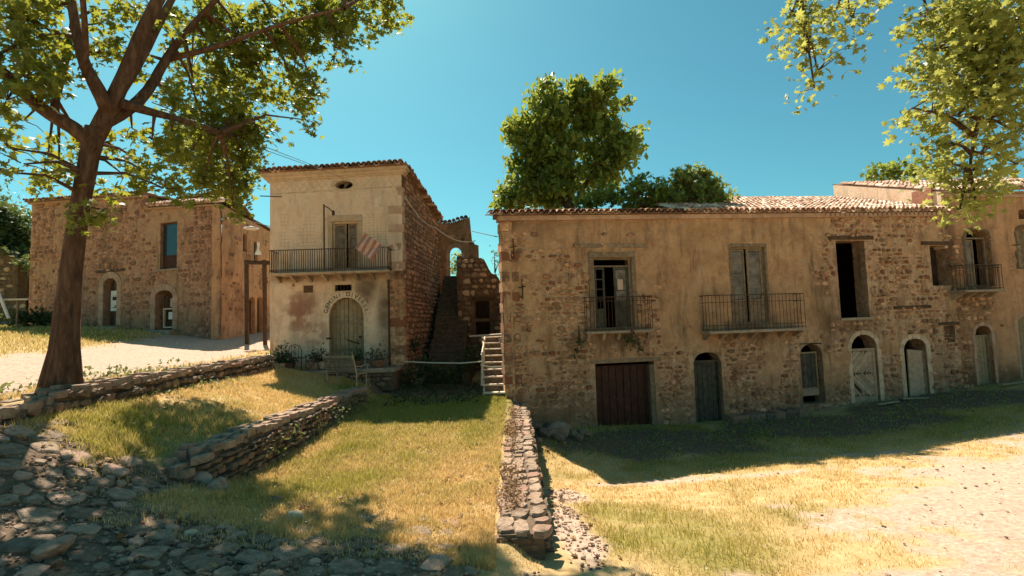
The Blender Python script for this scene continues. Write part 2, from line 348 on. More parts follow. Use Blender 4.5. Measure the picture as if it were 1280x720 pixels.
def mk_stones(nv, k, name, jag=0.16, smooth=False, sup=0.5, top=.74):
    res = []
    for s in range(nv):
        V = []; F = []; ang = [2 * math.pi * (i + random.uniform(-.25, .25)) / k for i in range(k)]
        pr = []
        for a in ang:
            c, d = math.cos(a), math.sin(a); r = 0.5 / max(abs(c), abs(d)); r = r * sup + 0.5 * (1 - sup); r *= 1 + random.uniform(-jag, jag * .5); pr.append((c * r, d * r))
        for (sc, y) in ((1.0, 0.6), (1.0, -0.45), (top, -0.95)):
            for (a, b) in pr: V.append((a * sc, y + random.uniform(-.1, .1) * (y < 0), b * sc))
        V.append((random.uniform(-.1, .1), -1.0, random.uniform(-.1, .1)))
        for l in range(2):
            for i in range(k): j = (i + 1) % k; F.append((l * k + i, l * k + j, (l + 1) * k + j, (l + 1) * k + i))
        for i in range(k): F.append((2 * k + i, 2 * k + (i + 1) % k, 3 * k))
        me = bpy.data.meshes.new(name); me.from_pydata(V, [], F)
        if smooth: me.polygons.foreach_set('use_smooth', [True] * len(F))
        me.update(); res.append(me)
    return res
def with_mat(vs, m):
    out = []
    for v in vs:
        c = v.copy(); c.materials.clear(); c.materials.append(MAT[m]); out.append(c)
    return out
STN = mk_stones(8, 7, 'stone')
STN_C = with_mat(STN, 'stoneC'); STN_A = with_mat(STN, 'stoneA'); STN_D = with_mat(STN, 'stoneD'); STN_W = with_mat(STN, 'stoneW')
COB = with_mat(mk_stones(8, 8, 'cobble', 0.26, False, 0.3, .84), 'cobble')
CAPS = with_mat(mk_stones(8, 8, 'cap_stone', 0.24, False, 0.6, .9), 'capstone'); BLK = with_mat(mk_stones(8, 7, 'stone', 0.2, False, 0.8, .86), 'stoneW'); PEB = with_mat(COB, 'pebble')
def mk_tile(mat, n=5, L=0.5, r0=0.105, r1=0.085):
    V = []; F = []
    for (y, r) in ((0, r0), (L, r1)):
        for rr in (r, r - 0.018):
            for i in range(n + 1):
                a = math.pi * i / n; V.append((rr * math.cos(a), y, rr * math.sin(a)))
    m = n + 1
    for i in range(n):
        F += [(i, i + 1, 2 * m + i + 1, 2 * m + i), (m + i + 1, m + i, 3 * m + i, 3 * m + i + 1), (i + 1, i, m + i, m + i + 1)]
    me = bpy.data.meshes.new('roof_tile'); me.from_pydata(V, [], [f[::-1] for f in F]); me.materials.append(MAT[mat]); me.update(); return me
TILE = {k: mk_tile(k) for k in ('tile', 'tiledark')}
def roof_items(x0, x1, rows, zf, y0=-0.3, pitch=R(18), dx=0.215, keep=1.0, back=False):
    it = []; sgn = 1
    n = int((x1 - x0) / dx)
    for r in range(rows):
        for i in range(n):
            if random.random() > keep and r > 0: continue
            x = x0 + (i + .5) * dx; yy = y0 + r * 0.40 * math.cos(pitch); z = zf(x) + r * 0.40 * math.sin(pitch)
            jit = lambda a: random.uniform(-a, a)
            T = Matrix.Translation((x + jit(.015), yy + jit(.03), z + 0.035 + jit(.008) + (0.02))) @ Matrix.Rotation(pitch - 0.05 + jit(.03), 4, 'X') @ Matrix.Rotation(jit(.06), 4, 'Z')
            it.append((0, T))
            T = Matrix.Translation((x + dx / 2 + jit(.01), yy + 0.02, z + 0.075 )) @ Matrix.Rotation(pitch - 0.05, 4, 'X') @ Matrix.Rotation(math.pi, 4, 'Y')
            it.append((0, T))
    return it
# ---------------------------------------------------------------- walls
def arc(u, u0, u1, vs, rise):
    t = (2 * (u - u0) / (u1 - u0) - 1); return vs + rise * math.sqrt(max(0, 1 - t * t))
def facade(name, fr, parent, w, vbot, vtop, ops, mat, step=0.1, amp=0.035, pfn=None, thick=0.45, seed=0, u0=0.0):
    U = np.arange(u0, w + 1e-6, step); U[-1] = w
    vm = max(vtop(u) for u in np.linspace(u0, w, 30)); V = np.arange(vbot, vm + step, step)
    def snap(A, x):
        i = int(np.argmin(abs(A - x))); A[i] = x
    for o in ops:
        for x in (o['u0'], o['u1']): snap(U, x)
        for x in (o['v0'], o['v1']):
            if x > vbot: snap(V, x)
    U.sort(); V.sort()
    GU, GV = np.meshgrid(U, V, indexing='ij'); VT = np.array([vtop(u) for u in U])[:, None]; GV = np.minimum(GV, VT)
    pl = pfn(GU, GV) if pfn else np.zeros(GU.shape + (3,))
    y = -(fbm(GU * 2.2 + seed * 7, GV * 2.2, seed) * amp * 2 + fbm(GU * 9, GV * 9, seed + 5, 3) * amp * (1.3 - pl[..., 0]) + pl[..., 0] * 0.05) + amp * 1.2
    for o in ops:
        inb = (GU > o['u0'] - 1e-4) & (GU < o['u1'] + 1e-4) & (GV > o['v0'] - 1e-4) & (GV < o['v1'] + 1e-4)
        y[inb] = -0.03
    nU, nV = GU.shape; idx = np.arange(nU * nV).reshape(nU, nV)
    cu = (GU[:-1, :-1] + GU[1:, 1:]) / 2; cv = (V[:-1] + V[1:])[None, :] / 2 + 0 * cu
    ok = (GV[:-1, :-1] < VT[:-1] - 1e-4) | (GV[1:, :-1] < VT[1:] - 1e-4)
    for o in ops: ok &= ~((cu > o['u0']) & (cu < o['u1']) & (cv > o['v0']) & (cv < o['v1']))
    a = idx[:-1, :-1][ok]; b = idx[1:, :-1][ok]; c = idx[1:, 1:][ok]; d = idx[:-1, 1:][ok]
    m = MB(fr); m.v = [tuple(q) for q in np.stack([GU, y, GV], -1).reshape(-1, 3)]; m.f = [tuple(int(k) for k in q) for q in np.stack([a, b, c, d], -1)]
    mask = [tuple(q) + (1.0,) for q in pl.reshape(-1, 3)]
    n0 = len(m.v)
    for o in ops:
        a0, a1, b0, b1 = o['u0'], o['u1'], o['v0'], o['v1']; rise = o.get('arch', 0); th = o.get('depth', thick); f = -0.03; vs = b1 - rise
        m.add([(a0, f, b0), (a0, th, b0), (a0, th, vs), (a0, f, vs)], [(0, 1, 2, 3)]); m.add([(a1, f, b0), (a1, f, vs), (a1, th, vs), (a1, th, b0)], [(0, 1, 2, 3)])
        m.add([(a0, f, b0), (a1, f, b0), (a1, th, b0), (a0, th, b0)], [(0, 1, 2, 3)])
        K = 12 if rise else 1; us = [a0 + (a1 - a0) * k / K for k in range(K + 1)]; tops = [arc(u, a0, a1, vs, rise) if rise else b1 for u in us]
        for k in range(K):
            m.add([(us[k], f, tops[k]), (us[k + 1], f, tops[k + 1]), (us[k + 1], th, tops[k + 1]), (us[k], th, tops[k])], [(0, 3, 2, 1)])
            if rise: m.add([(us[k], f, tops[k]), (us[k + 1], f, tops[k + 1]), (us[k + 1], f, b1), (us[k], f, b1)], [(0, 1, 2, 3)])
        for (xa, xb) in (): pass
    # wall head
    for i in range(nU - 1):
        m.add([(U[i], y[i, -1], VT[i, 0]), (U[i + 1], y[i + 1, -1], VT[i + 1, 0]), (U[i + 1], thick, VT[i + 1, 0]), (U[i], thick, VT[i, 0])], [(0, 1, 2, 3)])
    for uu in (u0, w):
        m.add([(uu, -0.02, vbot), (uu, thick, vbot), (uu, thick, vtop(uu)), (uu, -0.02, vtop(uu))], [(0, 1, 2, 3)])
    mask += [mask[min(len(mask) - 1, 0)]] * (len(m.v) - n0); m.mask = mask
    return m.build(name, mat, parent, smooth=False)
def wstones(w, vbot, vtop, ops, dens, hr=(0.12, 0.26), wr=(0.16, 0.46), proud=(0.03, 0.07), u0=0.0, gap=0.02, base=0.0):
    it = []; v = vbot
    while v < 30:
        h = random.uniform(*hr); u = u0 + random.uniform(-0.1, 0)
        if v > max(vtop(u0), vtop((u0 + w) / 2), vtop(w)): break
        while u < w:
            ww = random.uniform(*wr); cu = u + ww / 2; hh = h * random.uniform(0.75, 1.12); cv = v + h / 2 + random.uniform(-.02, .02)
            a, b, c, d = cu - ww / 2, cu + ww / 2, cv - hh / 2, cv + hh / 2
            ok = a > u0 - 0.05 and b < w + 0.05 and d < vtop(min(max(cu, u0), w)) + 0.02
            if ok:
                for o in ops:
                    if b > o['u0'] - .0 and a < o['u1'] + .0 and d > o['v0'] and c < o['v1']:
                        if o.get('arch') and c > o['v1'] - o['arch'] * .45 and (b < o['u0'] + (o['u1'] - o['u0']) * .28 or a > o['u1'] - (o['u1'] - o['u0']) * .28): continue
                        ok = False; break
            if ok and random.random() < dens(cu, cv):
                pr = random.uniform(*proud)
                T = Matrix.Translation((cu, base, cv)) @ Matrix.Rotation(random.uniform(-.09, .09), 4, 'Y') @ Matrix.Diagonal((ww - gap, pr, hh - gap, 1))
                it.append((random.randrange(8), T))
            u += ww
        v += h
    return it
def op(fr, x0, y0, x1, y1, arch_px=0, **kw):
    a, b, c, d = fr.rect(x0, y0, x1, y1); o = dict(u0=a, u1=b, v0=c, v1=d); o.update(kw)
    if arch_px: o['arch'] = (d - c) * arch_px / (y1 - y0)
    return o
def grow(o, a, b=None, c=0): 
    b = a if b is None else b; return dict(u0=o['u0'] - a, u1=o['u1'] + a, v0=o['v0'] - c, v1=o['v1'] + b)
def surround(fr, parent, o, wd, mat, proud=0.07, name='stone_surround', blocks=6):
    a0, a1, b0, b1 = o['u0'], o['u1'], o['v0'], o['v1']; rise = o.get('arch', 0); vs = b1 - rise; m = MB(fr)
    for (x0, x1) in ((a0 - wd, a0 - 0.005), (a1 + 0.005, a1 + wd)):
        z = b0; n = max(3, int((vs - b0) / 0.42)); hh = (vs - b0) / n
        for k in range(n): m.bev(x0 - (0.02 if k % 2 and x0 < a0 else 0), x1 + (0.02 if k % 2 and x0 > a0 else 0), -proud, 0.3, b0 + k * hh + .006, b0 + (k + 1) * hh - .004, 0.015, 0.006)
    if rise:
        K = 9; cu = (a0 + a1) / 2; r = (a1 - a0) / 2
        for k in range(K):
            t0 = math.pi * k / K + .012; t1 = math.pi * (k + 1) / K - .012; c = []
            pr = proud + random.uniform(-.01, .01)
            for y in (-pr, 0.3):
                for (t, q) in ((t0, 0), (t1, 0), (t1, wd), (t0, wd)): c.append((cu - math.cos(t) * (r + q + .004), y, vs + math.sin(t) * (rise + q + .004)))
            m.hexa(c)
    else: m.bev(a0 - wd - 0.03, a1 + wd + .03, -proud - .01, 0.3, b1 + 0.004, b1 + wd, 0.015, 0.006)
    return m.build(name, mat, parent)
def plank_door(fr, parent, u0, u1, v0, v1, depth, mat, n=5, vs=None, rise=0, label=None, gapdark=True, name='door'):
    m = MB(fr); m.box(u0, u1, depth + .03, depth + .05, v0, (vs if vs is not None else v1) )
    d = m.build(name, 'wooddark', parent); 
    if label: d['label'] = label
    pw = (u1 - u0) / n
    for k in range(n):
        a = u0 + k * pw + .006; b = a + pw - .012; top = v1
        q = MB(fr); j = random.uniform(-.006, .006)
        if rise:
            ta = arc(a, u0 - .001, u1 + .001, vs, rise) - .01; tb = arc(b, u0 - .001, u1 + .001, vs, rise) - .01
            q.hexa([(a, depth + j, v0), (b, depth + j, v0), (b, depth + .028, v0), (a, depth + .028, v0), (a, depth + j, ta), (b, depth + j, tb), (b, depth + .028, tb), (a, depth + .028, ta)])
        else: q.bev(a, b, depth + j, depth + .028, v0, top + random.uniform(-.004, .004), .005)
        q.build('plank', mat, d)
    return d
def lintel(fr, parent, x0, y0, x1, y1, mat='wooddark', proud=0.08, name='lintel'):
    a, b, c, d = fr.rect(x0, y0, x1, y1); m = MB(fr); m.bev(a, b, -proud, 0.3, c, d, 0.01, 0.012); return m.build(name, mat, parent)
def railing(fr, parent, u0, u1, z0, z1, dep, nb, bar=0.012, mid=(0.5,), sides=True, ball=False):
    """balcony rail standing at y=-dep, with side returns to the wall"""
    r = MB(fr); zt = [z0 + 0.06, z1] + [z0 + (z1 - z0) * k for k in mid]
    for z in zt:
        h = 0.03 if z == z1 else 0.018
        r.box(u0, u1, -dep - .012, -dep + .012, z - h / 2, z + h / 2)
        if sides:
            for u in (u0, u1): r.box(u - .012, u + .012, -dep + .013, -0.0, z - h / 2, z + h / 2)
    o = r.build('railing', 'iron', parent)
    def baluster(a, y):
        q = MB(fr); jx = random.uniform(-.012, .012)
        q.tube([(a, y, z0), (a + jx, y, (z0 + z1) / 2), (a, y, z1)], bar, 4); q.build('baluster', 'iron', o)
    for k in range(nb + 1): baluster(u0 + (u1 - u0) * k / nb, -dep - .0)
    if sides:
        for u in (u0, u1):
            for k in range(1, max(2, int(dep / .14))): baluster(u, -dep + dep * k / max(2, int(dep / .14)))
    return o
def shell(fr, parent, w, depth, zb, zt, mat, name='rear_walls', u0=0.0, front_y=0.45, sides=(1, 1), ceil=True, y_in=0.5, skip=0):
    m = MB(fr)
    m.box(u0 + skip, w, depth - .3, depth, zb, zt)
    if sides[0]: m.box(u0, u0 + .4, y_in, depth - .3, zb, zt)
    if sides[1]: m.box(w - .4, w, y_in, depth - .3, zb, zt)
    m.build(name, mat, parent)
    if ceil:
        c = MB(fr); c.box(u0 + .4, w - .4, .46, depth - .3, zt - .6, zt - .45); c.build('ceiling', 'wooddark', parent)
# ================================================================ GROUND
def tps(pts, lam=0.05):
    Pn = np.array(pts, float); X = Pn[:, :2]; z = Pn[:, 2]; n = len(X)
    def K(A, B):
        r2 = ((A[:, None] - B[None]) ** 2).sum(-1) + 1e-9; return 0.5 * r2 * np.log(r2)
    A = np.zeros((n + 3, n + 3)); A[:n, :n] = K(X, X) + lam * np.eye(n); A[:n, n] = 1; A[:n, n + 1:] = X; A[n, :n] = 1; A[n + 1:, :n] = X.T
    c = np.linalg.solve(A, np.concatenate([z, [0, 0, 0]]))
    def f(x, y):
        x = np.asarray(x, float); s = x.shape; Q = np.stack([x.ravel(), np.asarray(y, float).ravel()], -1); out = np.empty(len(Q))
        for i in range(0, len(Q), 20000): q = Q[i:i + 20000]; out[i:i + 20000] = K(q, X) @ c[:n] + c[n] + q @ c[n + 1:]
        return out.reshape(s)
    return f
near = [(-6.5, 6.0, 2.3), (-6.5, 4.5, 1.8), (-4.5, 4.4, 1.5), (-3, 4.5, 1.25), (-4.8, 6.6, 1.55), (-8, 0, 1.8), (0, 0, .9)]
z_low = tps(near + [(-3, 6, 1.2), (-1, 5, 1.0), (0, 5, .9), (-2, 8, 1.02), (-4.5, 9, 1.0), (-4.5, 14, 1.05), (-2, 12, 1.0), (-.5, 16, 1.05), (-3, 18, 1.15), (-2, 25, 1.5), (6, 0, .8), (-.5, 9, .98), (1, 14, 1.0)])
z_up = tps(near + [(-6.6, 9, 2.2), (-7.5, 14, 2.2), (-8, 17, 2.2), (-5, 8, 1.62), (-5, 10, 1.62), (-5, 13, 1.55), (-5, 16.5, 1.5), (-6, 12, 1.9), (-4.5, 18, 1.55), (-8.5, 19.5, 2.2), (-5, 26, 2.2)])
z_road = tps([(-7.5, 8.5, 2.66), (-8, 12, 2.65), (-8.7, 17.5, 2.6), (-9, 20, 2.65), (-10, 25, 2.85), (-14.3, 24.6, 3.15), (-19, 26.6, 3.72), (-24, 28.2, 4.1), (-28, 30, 4.4), (-12, 12, 2.75), (-16, 16, 3.0), (-11, 36, 3.2), (-15, 8, 2.8), (-7.5, 6, 2.5), (-8, 3, 2.0), (-30, 20, 3.8), (-40, 40, 5.5), (-34, 32, 4.7)])
z_right = tps([(1, 6, .72), (3, 5.5, .72), (8, 6, .7), (7, 7.5, .6), (3, 9, .3), (1, 9, .32), (1.65, 11.1, -.05), (1.9, 12.2, -.2), (5, 12.8, -.14), (9.5, 14.2, -.1), (15.6, 15.8, .24), (2.75, 17.3, -.07), (6.6, 18.2, -.2), (12.9, 19.3, .04), (16, 19.8, .23), (19.7, 20.7, .5), (25, 22, .9), (1, 16.8, .1), (12, 9, .4), (20, 12, .5), (0, 0, .9), (15, 0, .8), (1, 3, .85)])
W1A, W1B = Vector((-6.72, 6.6)), Vector((-8.2, 17.6))
W2X = -4.82; W3X = 0.05
def height(x, y):
    x = np.asarray(x, float); y = np.asarray(y, float)
    zl = z_low(x, y); zu = z_up(x, y); zr = z_road(x, y); zg = z_right(x, y)
    w = .22 + np.maximum(0, 7.4 - y) * 1.0; t = sst(-1, 1, (x - W2X) / w); z = zu * (1 - t) + zl * t
    w = .2 + np.maximum(0, 6.2 - y) * .9; t = sst(-1, 1, (x - W3X) / w); z = z * (1 - t) + zg * t
    x1 = W1A.x + (y - W1A.y) * (W1B.x - W1A.x) / (W1B.y - W1A.y); w = .2 + np.maximum(0, 6.4 - y) * .9; t = sst(-1, 1, (x - x1 + .2) / w); z = zr * (1 - t) + z * t
    d = np.hypot(x, y - 12); f = sst(26, 48, d)
    far = 3.5 + 1.2 * sst(20, 60, -x) - 1.5 * sst(10, 60, -y)
    z = z * (1 - f) + far * f
    z = z + 25 * np.exp(-(((x + 84) / 26) ** 2 + ((y - 62) / 22) ** 2)) * (0.85 + .3 * fbm(x * .06, y * .06, 3)) * (d > 30)
    return z
NB = []   # soft blobs for ground cover: (kind, x, y, rx, ry, strength)
def blob(x, y, L):
    o = np.zeros_like(np.asarray(x, float))
    for (cx, cy, rx, ry, s) in L: o = np.maximum(o, s * np.exp(-(((x - cx) / rx) ** 2 + ((y - cy) / ry) ** 2) ** 1.5))
    return o
def covers(x, y):
    """green, sand, dirt/cobble and painted shade weights"""
    n = fbm(x * .9, y * .9, 11) ; n2 = fbm(x * 3, y * 3, 12)
    green = blob(x, y, [(-2.6, 15.5, 3.0, 3.5, 1.0), (-3.4, 12, 1.4, 3, .6), (-3.3, 8.3, 1.3, 1.6, .85), (-2, 11, 2, 2.5, .38), (-5.8, 8.6, 1.3, 2.2, .8), (-4.5, 16.8, 1.4, 1.5, .9), (2.4, 7.0, 1.4, 1.6, .62), (1.9, 8.4, 1.0, 1.2, .45), (4.4, 8.0, 1.5, .8, .5), (5, 13.5, 4, 1.2, .5), (-6, 6.4, 1.0, 1.2, .4), (-.8, 13, .9, 3, .7), (-17, 23, 8, 1.8, .7), (-24, 24, 9, 3.0, .6), (9, 17, 12, 3.2, .6), (20, 19, 8, 3, .6), (-60, 50, 60, 40, .8)])
    sand = blob(x, y, [(8.2, 7.2, 4.6, 2.2, 1.0), (12, 9.5, 6, 3.0, 1.0), (5.2, 4.6, 3.6, 1.3, .9), (18, 11, 8, 4, 1.0), (.75, 7.2, .3, 2.4, .85), (.6, 5.2, .9, .8, .8), (.95, 10.4, .5, 1.0, .8), (4, 11.7, 4, .35, .62), (10, 13.2, 5, .35, .6), (9, 2, 12, 3, 1), (4.4, 5.2, 2.4, .8, 1), (7, 6.1, 3, 1.3, 1), (10, 8.2, 5, 2.0, 1), (15, 10.5, 6, 2.4, 1)])
    # the village road runs past the tree and between the two houses
    xr = -10.6 - .18 * (y - 12); dr = x - xr; wd = 3.0 + .0 * y
    road = (1 - sst(.65, 1.25, np.abs(dr) / np.where(dr > 0, 2.3, 4.6))) * (x < -7) * (y < 45)
    sand = np.maximum(sand, road)
    dirt_shade = blob(x, y, [(-4.3, 4.6, 3.4, 2.2, 1.1), (-1.9, 5.2, 1.9, 1.1, 1.0), (-6.4, 5.5, 1.4, 2.2, 1), (-4, 2, 6, 2.6, 1), (.05, 10, .42, 5, .5), (-5.0, 6.9, .7, .8, .9), (4, 15.6, 4.5, 2.1, 1.0), (10, 17.0, 5, 2.0, 1.0), (16, 18.8, 5, 1.9, 1.0), (-2.6, 18.4, 2.2, 3.0, 1.0), (-5, 18, 1, 1, .8)])
    sand = sst(.36, .70, sand * .72 + n * .5 - .12 + (n2 - .5) * .6)
    green = np.clip(green * 1.1 + (n - .5) * 1.3 + (n2 - .5) * .5, 0, 1) * (green > .02)
    dirt_shade = sst(.4, .62, dirt_shade * .8 + (n - .5) * .5)
    # the soil mask also paints shade in along the long house and alley
    return green, sand, dirt_shade
def axis(a, b, st, far, gr):
    L = list(np.arange(a, b, st)); x = b; s = st
    while x < far: L.append(x); s *= gr; x += s
    x = a - st; s = st
    while x > -far: L.append(x); s *= gr; x -= s
    return np.array(sorted(L))
GX = axis(-15, 21, .11, 2500, 1.13); GY = axis(2.2, 23, .11, 2500, 1.13)
gx, gy = np.meshgrid(GX, GY, indexing='ij'); gz = height(gx, gy)
gz = gz + (fbm(gx * 2.5, gy * 2.5, 4) - .5) * .06 + (fbm(gx * 9, gy * 9, 8, 2) - .5) * .03
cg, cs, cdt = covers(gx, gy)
farm = np.where(np.hypot(gx, gy - 12) > 55, 0.35, 1.0)
idx = np.arange(gx.size).reshape(gx.shape)
Fq = np.stack([idx[:-1, :-1], idx[1:, :-1], idx[1:, 1:], idx[:-1, 1:]], -1).reshape(-1, 4)
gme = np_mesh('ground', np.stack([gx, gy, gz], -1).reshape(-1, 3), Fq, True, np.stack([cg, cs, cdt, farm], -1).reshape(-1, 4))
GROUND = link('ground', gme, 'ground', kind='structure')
def H(x, y): return float(height(np.array([x]), np.array([y]))[0])

# ================================================================ HOUSE FRAMES
def pd(px, D): q = P(px, 400, D); return (q.x, q.y)
FA = Fr(pd(36, 30), pd(275, 25)); 
A1 = (FA.A + FA.u * FA.w); FAS = Fr((A1.x, A1.y), (-15.4, 34.5))
FB = Fr(pd(338, 19.5), pd(505, 19.5)); B1 = FB.A + FB.u * FB.w; FBS = Fr((B1.x, B1.y), (-3.72, 26.2))
FC = Fr(pd(630, 17.0), pd(1193, 20.6)); C0 = FC.A
C1 = FC.A + FC.u * FC.w; FE = Fr((C1.x, C1.y), (C1.x + 9, C1.y + 1.5))
FCS = Fr((-.35, 23.2), (C0.x, C0.y))       # alley side of the long house (front faces -x)

# ---------------------------------------------------------------- long house C
hc = thing('long_house', 'long two storey house of patched plaster and rubble with a rusty red garage door', 'house', fr=FC)
o_w1 = op(FC, 742, 322, 790, 411); o_g = op(FC, 745, 453, 819, 534, depth=.4)
o_w2 = op(FC, 915, 309, 957, 404); o_d1 = op(FC, 868, 440, 903, 530, 14)
o_d2 = op(FC, 1001, 430, 1029, 505, 13); o_w3 = op(FC, 1047, 301, 1083, 397, depth=.55)
o_d3 = op(FC, 1065, 418, 1097, 503, 17); o_d4 = op(FC, 1131, 423, 1159, 498, 12); o_w4 = op(FC, 1163, 307, 1190, 357, depth=.5)
o_b = op(FC, 1179, 407, 1193, 428, depth=.14)
opsC = [o_w1, o_g, o_w2, o_d1, o_d2, o_w3, o_d3, o_d4, o_w4]
u = lambda px, py: FC.uv(px, py)
vt0 = FC.uv(640, 271)[1]; vt1 = FC.uv(1190, 266)[1]
vtC = lambda x: vt0 + (vt1 - vt0) * min(1, max(0, x) / FC.w)
u820 = u(822, 330)[0]; u1035 = u(1032, 330)[0]; v415 = u(930, 420)[1]; ug0 = u(640, 0)[0]
def plC(x, z):
    n = fbm(x * .8, z * .8, 21); n2 = fbm(x * 2.6, z * 2.6, 22)
    pl = sst(u820 - .05, u820 + .05, x) * (1 - sst(u1035 - .9, u1035 + .5, x + (n - .5) * 2)) * sst(v415 - .9, v415 + .5, z + (n - .5) * 2.2)
    left = (1 - sst(u820 - .1, u820, x)) * sst(.50, .62, n * .6 + n2 * .4 + sst(3, 6.8, z) * .12 - .03) * .9
    right = sst(u1035, u1035 + 1, x) * sst(.60, .72, n * .6 + n2 * .4) * .8
    low = (1 - sst(v415 - .6, v415, z)) * sst(u820, u820 + .5, x) * sst(.54, .66, n)
    pl = np.clip(np.maximum.reduce([pl * sst(.18, .3, n2 * .6 + n * .4), left, right, low]), 0, 1)
    pl = np.maximum(pl, sst(6.35, 6.75, z + (n2 - .5) * .6) * (x < u1035) * .9)
    # soot and damp round openings, balconies and the foot
    st = np.clip(blob(x, z, [((o['u0'] + o['u1']) / 2, o['v0'] - .25, (o['u1'] - o['u0']) * .9, .55, .6) for o in (o_w1, o_w2, o_w3)]) + (1 - sst(-.1, 1.0, z - .5)) * .35 + blob(x, z, [(u1035 - .2, 3.6, .5, 1.6, .45), (.4, 6.9, 3, .25, .35), (u(1195, 300)[0], 5.5, .6, 2, .7)]), 0, .85) * (0.5 + n2)
    return np.stack([pl, np.clip(st, 0, .9), 0 * x], -1)
facade('front_wall', FC, hc, FC.w, -1.0, vtC, opsC + [o_b], 'wallC', step=.085, amp=.05, pfn=plC, thick=.5, seed=1)
def dC(x, z):
    p = plC(np.array([x]), np.array([z]))[0, 0]
    k = 1.15 if x < u1035 else .86
    return max(0, k * (1 - 1.5 * p))
it = wstones(FC.w, -.6, vtC, [grow(o, .05) for o in opsC + [o_b]], dC, hr=(.13, .24), wr=(.15, .42), proud=(.03, .11), base=.005, gap=.035)
pieces(hc, 'stone', it, STN_C, 'stoneC', FC)
# corner stones at the left end
for k in range(22):
    z = -.2 + k * .34; q = MB(FC); L = .55 if k % 2 else .36
    q.bev(-.035, L, -.045, .38 if k % 2 else .55, z + .012, z + .33, .02, .012)
    if z + .33 < vtC(0): q.build('corner_stone', 'stoneC', hc)
# alley wall of the long house
facade('alley_wall', FCS, hc, FCS.w, -.4, lambda x: 7.0, [], 'wallC', step=.12, amp=.04, thick=.3, seed=3)
it = wstones(FCS.w - .5, -.2, lambda x: 6.9, [], lambda a, b: .8, hr=(.15, .28), wr=(.2, .5))
pieces(hc, 'stone', it, STN_C, 'stoneC', FCS, limit=40)
shell(FC, hc, FC.w, 6.2, -1, 7.05, 'void', sides=(0, 1), skip=1.6, ceil=False)
q = MB(FC); q.box(1.9, FC.w - .4, .52, 5.9, 6.45, 6.6); q.build('ceiling', 'wooddark', hc)
for z in (2.85,):
    q = MB(FC); q.box(.35, FC.w - .4, .5, 5.9, z - .12, z + .1); q.build('upper_floor', 'wooddark', hc)
for (xx) in (u820, u1035 + .3, u(1118, 0)[0] + 0):
    q = MB(FC); q.box(xx - .15, xx + .15, .5, 5.9, -1, 6.5); q.build('inner_wall', 'void', hc)
# eave courses
q = MB(FC); n = 36
for k in range(n):
    a = -.12 + (FC.w + .1) * k / n; b = -.12 + (FC.w + .1) * (k + 1) / n
    za, zb_ = vtC(a), vtC(b); q.hexa([(a, -.16, za - .16), (b, -.16, zb_ - .16), (b, .3, zb_ - .16), (a, .3, za - .16), (a, -.17, za), (b, -.17, zb_), (b, .3, zb_), (a, .3, za)])
q.build('cornice', 'surroundA', hc)
uT = u(850, 262)[0]
q = MB(FC)
for (x0, x1, dp, pit) in ((-.3, uT, 1.6, .20), (uT + .003, FC.w - .1, 5.4, .325)):
    K = 8
    for k in range(K):
        a = x0 + (x1 - x0) * k / K; b = x0 + (x1 - x0) * (k + 1) / K; za = vtC(a) + .003; zc = vtC(b) + .003
        q.add([(a, -.26, za), (b, -.26, zc), (b, dp, zc + (dp + .26) * math.tan(pit)), (a, dp, za + (dp + .26) * math.tan(pit)), (a, -.26, za + .04), (b, -.26, zc + .04), (b, dp, zc + .04 + (dp + .26) * math.tan(pit)), (a, dp, za + .04 + (dp + .26) * math.tan(pit))],
              [(0, 3, 2, 1), (4, 5, 6, 7), (0, 1, 5, 4), (1, 2, 6, 5), (2, 3, 7, 6), (3, 0, 4, 7)])
roofC = q.build('roof', 'roofbed', hc)
q = MB(FC); L = FC.w
q.hexa([(-.2, .0, vtC(0) - .01), (L, .0, vtC(L) - .01), (L, .49, vtC(L) - .01), (-.2, .49, vtC(0) - .01), (-.2, .0, vtC(0) + .04), (L, .0, vtC(L) + .04), (L, .49, vtC(L) + .145), (-.2, .49, vtC(0) + .145)]); q.build('eave_packing', 'roofbed', hc)
q = MB(FC); q.box(0, FC.w, 5.9, 6.2, 6.9, 8.9 ); q.build('back_gable', 'wallC', hc) if 0 else None
q = MB(FC); q.box(uT, FC.w - .1, 4.9, 5.1, 6.5, vtC(uT) + 1.6); q.build('back_wall', 'wallC', hc)
itl = roof_items(-.3, uT, 4, lambda x: vtC(x) + .03, y0=-.34, pitch=.20, dx=.215, keep=.7)
pieces(hc, 'roof_tile', itl, [TILE['tiledark']], 'tiledark', FC, limit=150)
itr = roof_items(uT, FC.w - .05, 14, lambda x: vtC(x) + .03, y0=-.34, pitch=.325, dx=.215)
pieces(hc, 'roof_tile', itr, [TILE['tile']], 'tile', FC, limit=150, rest='roof_tile_courses')
# dentil course under the right-hand eave
q = MB(FC); x = u1035
while x < FC.w - .1: q.box(x, x + .12, -.21, -.16, vtC(x) - .12, vtC(x) - .02); x += .215
q.build('eave_bricks', 'surroundA', hc, 'stuff')
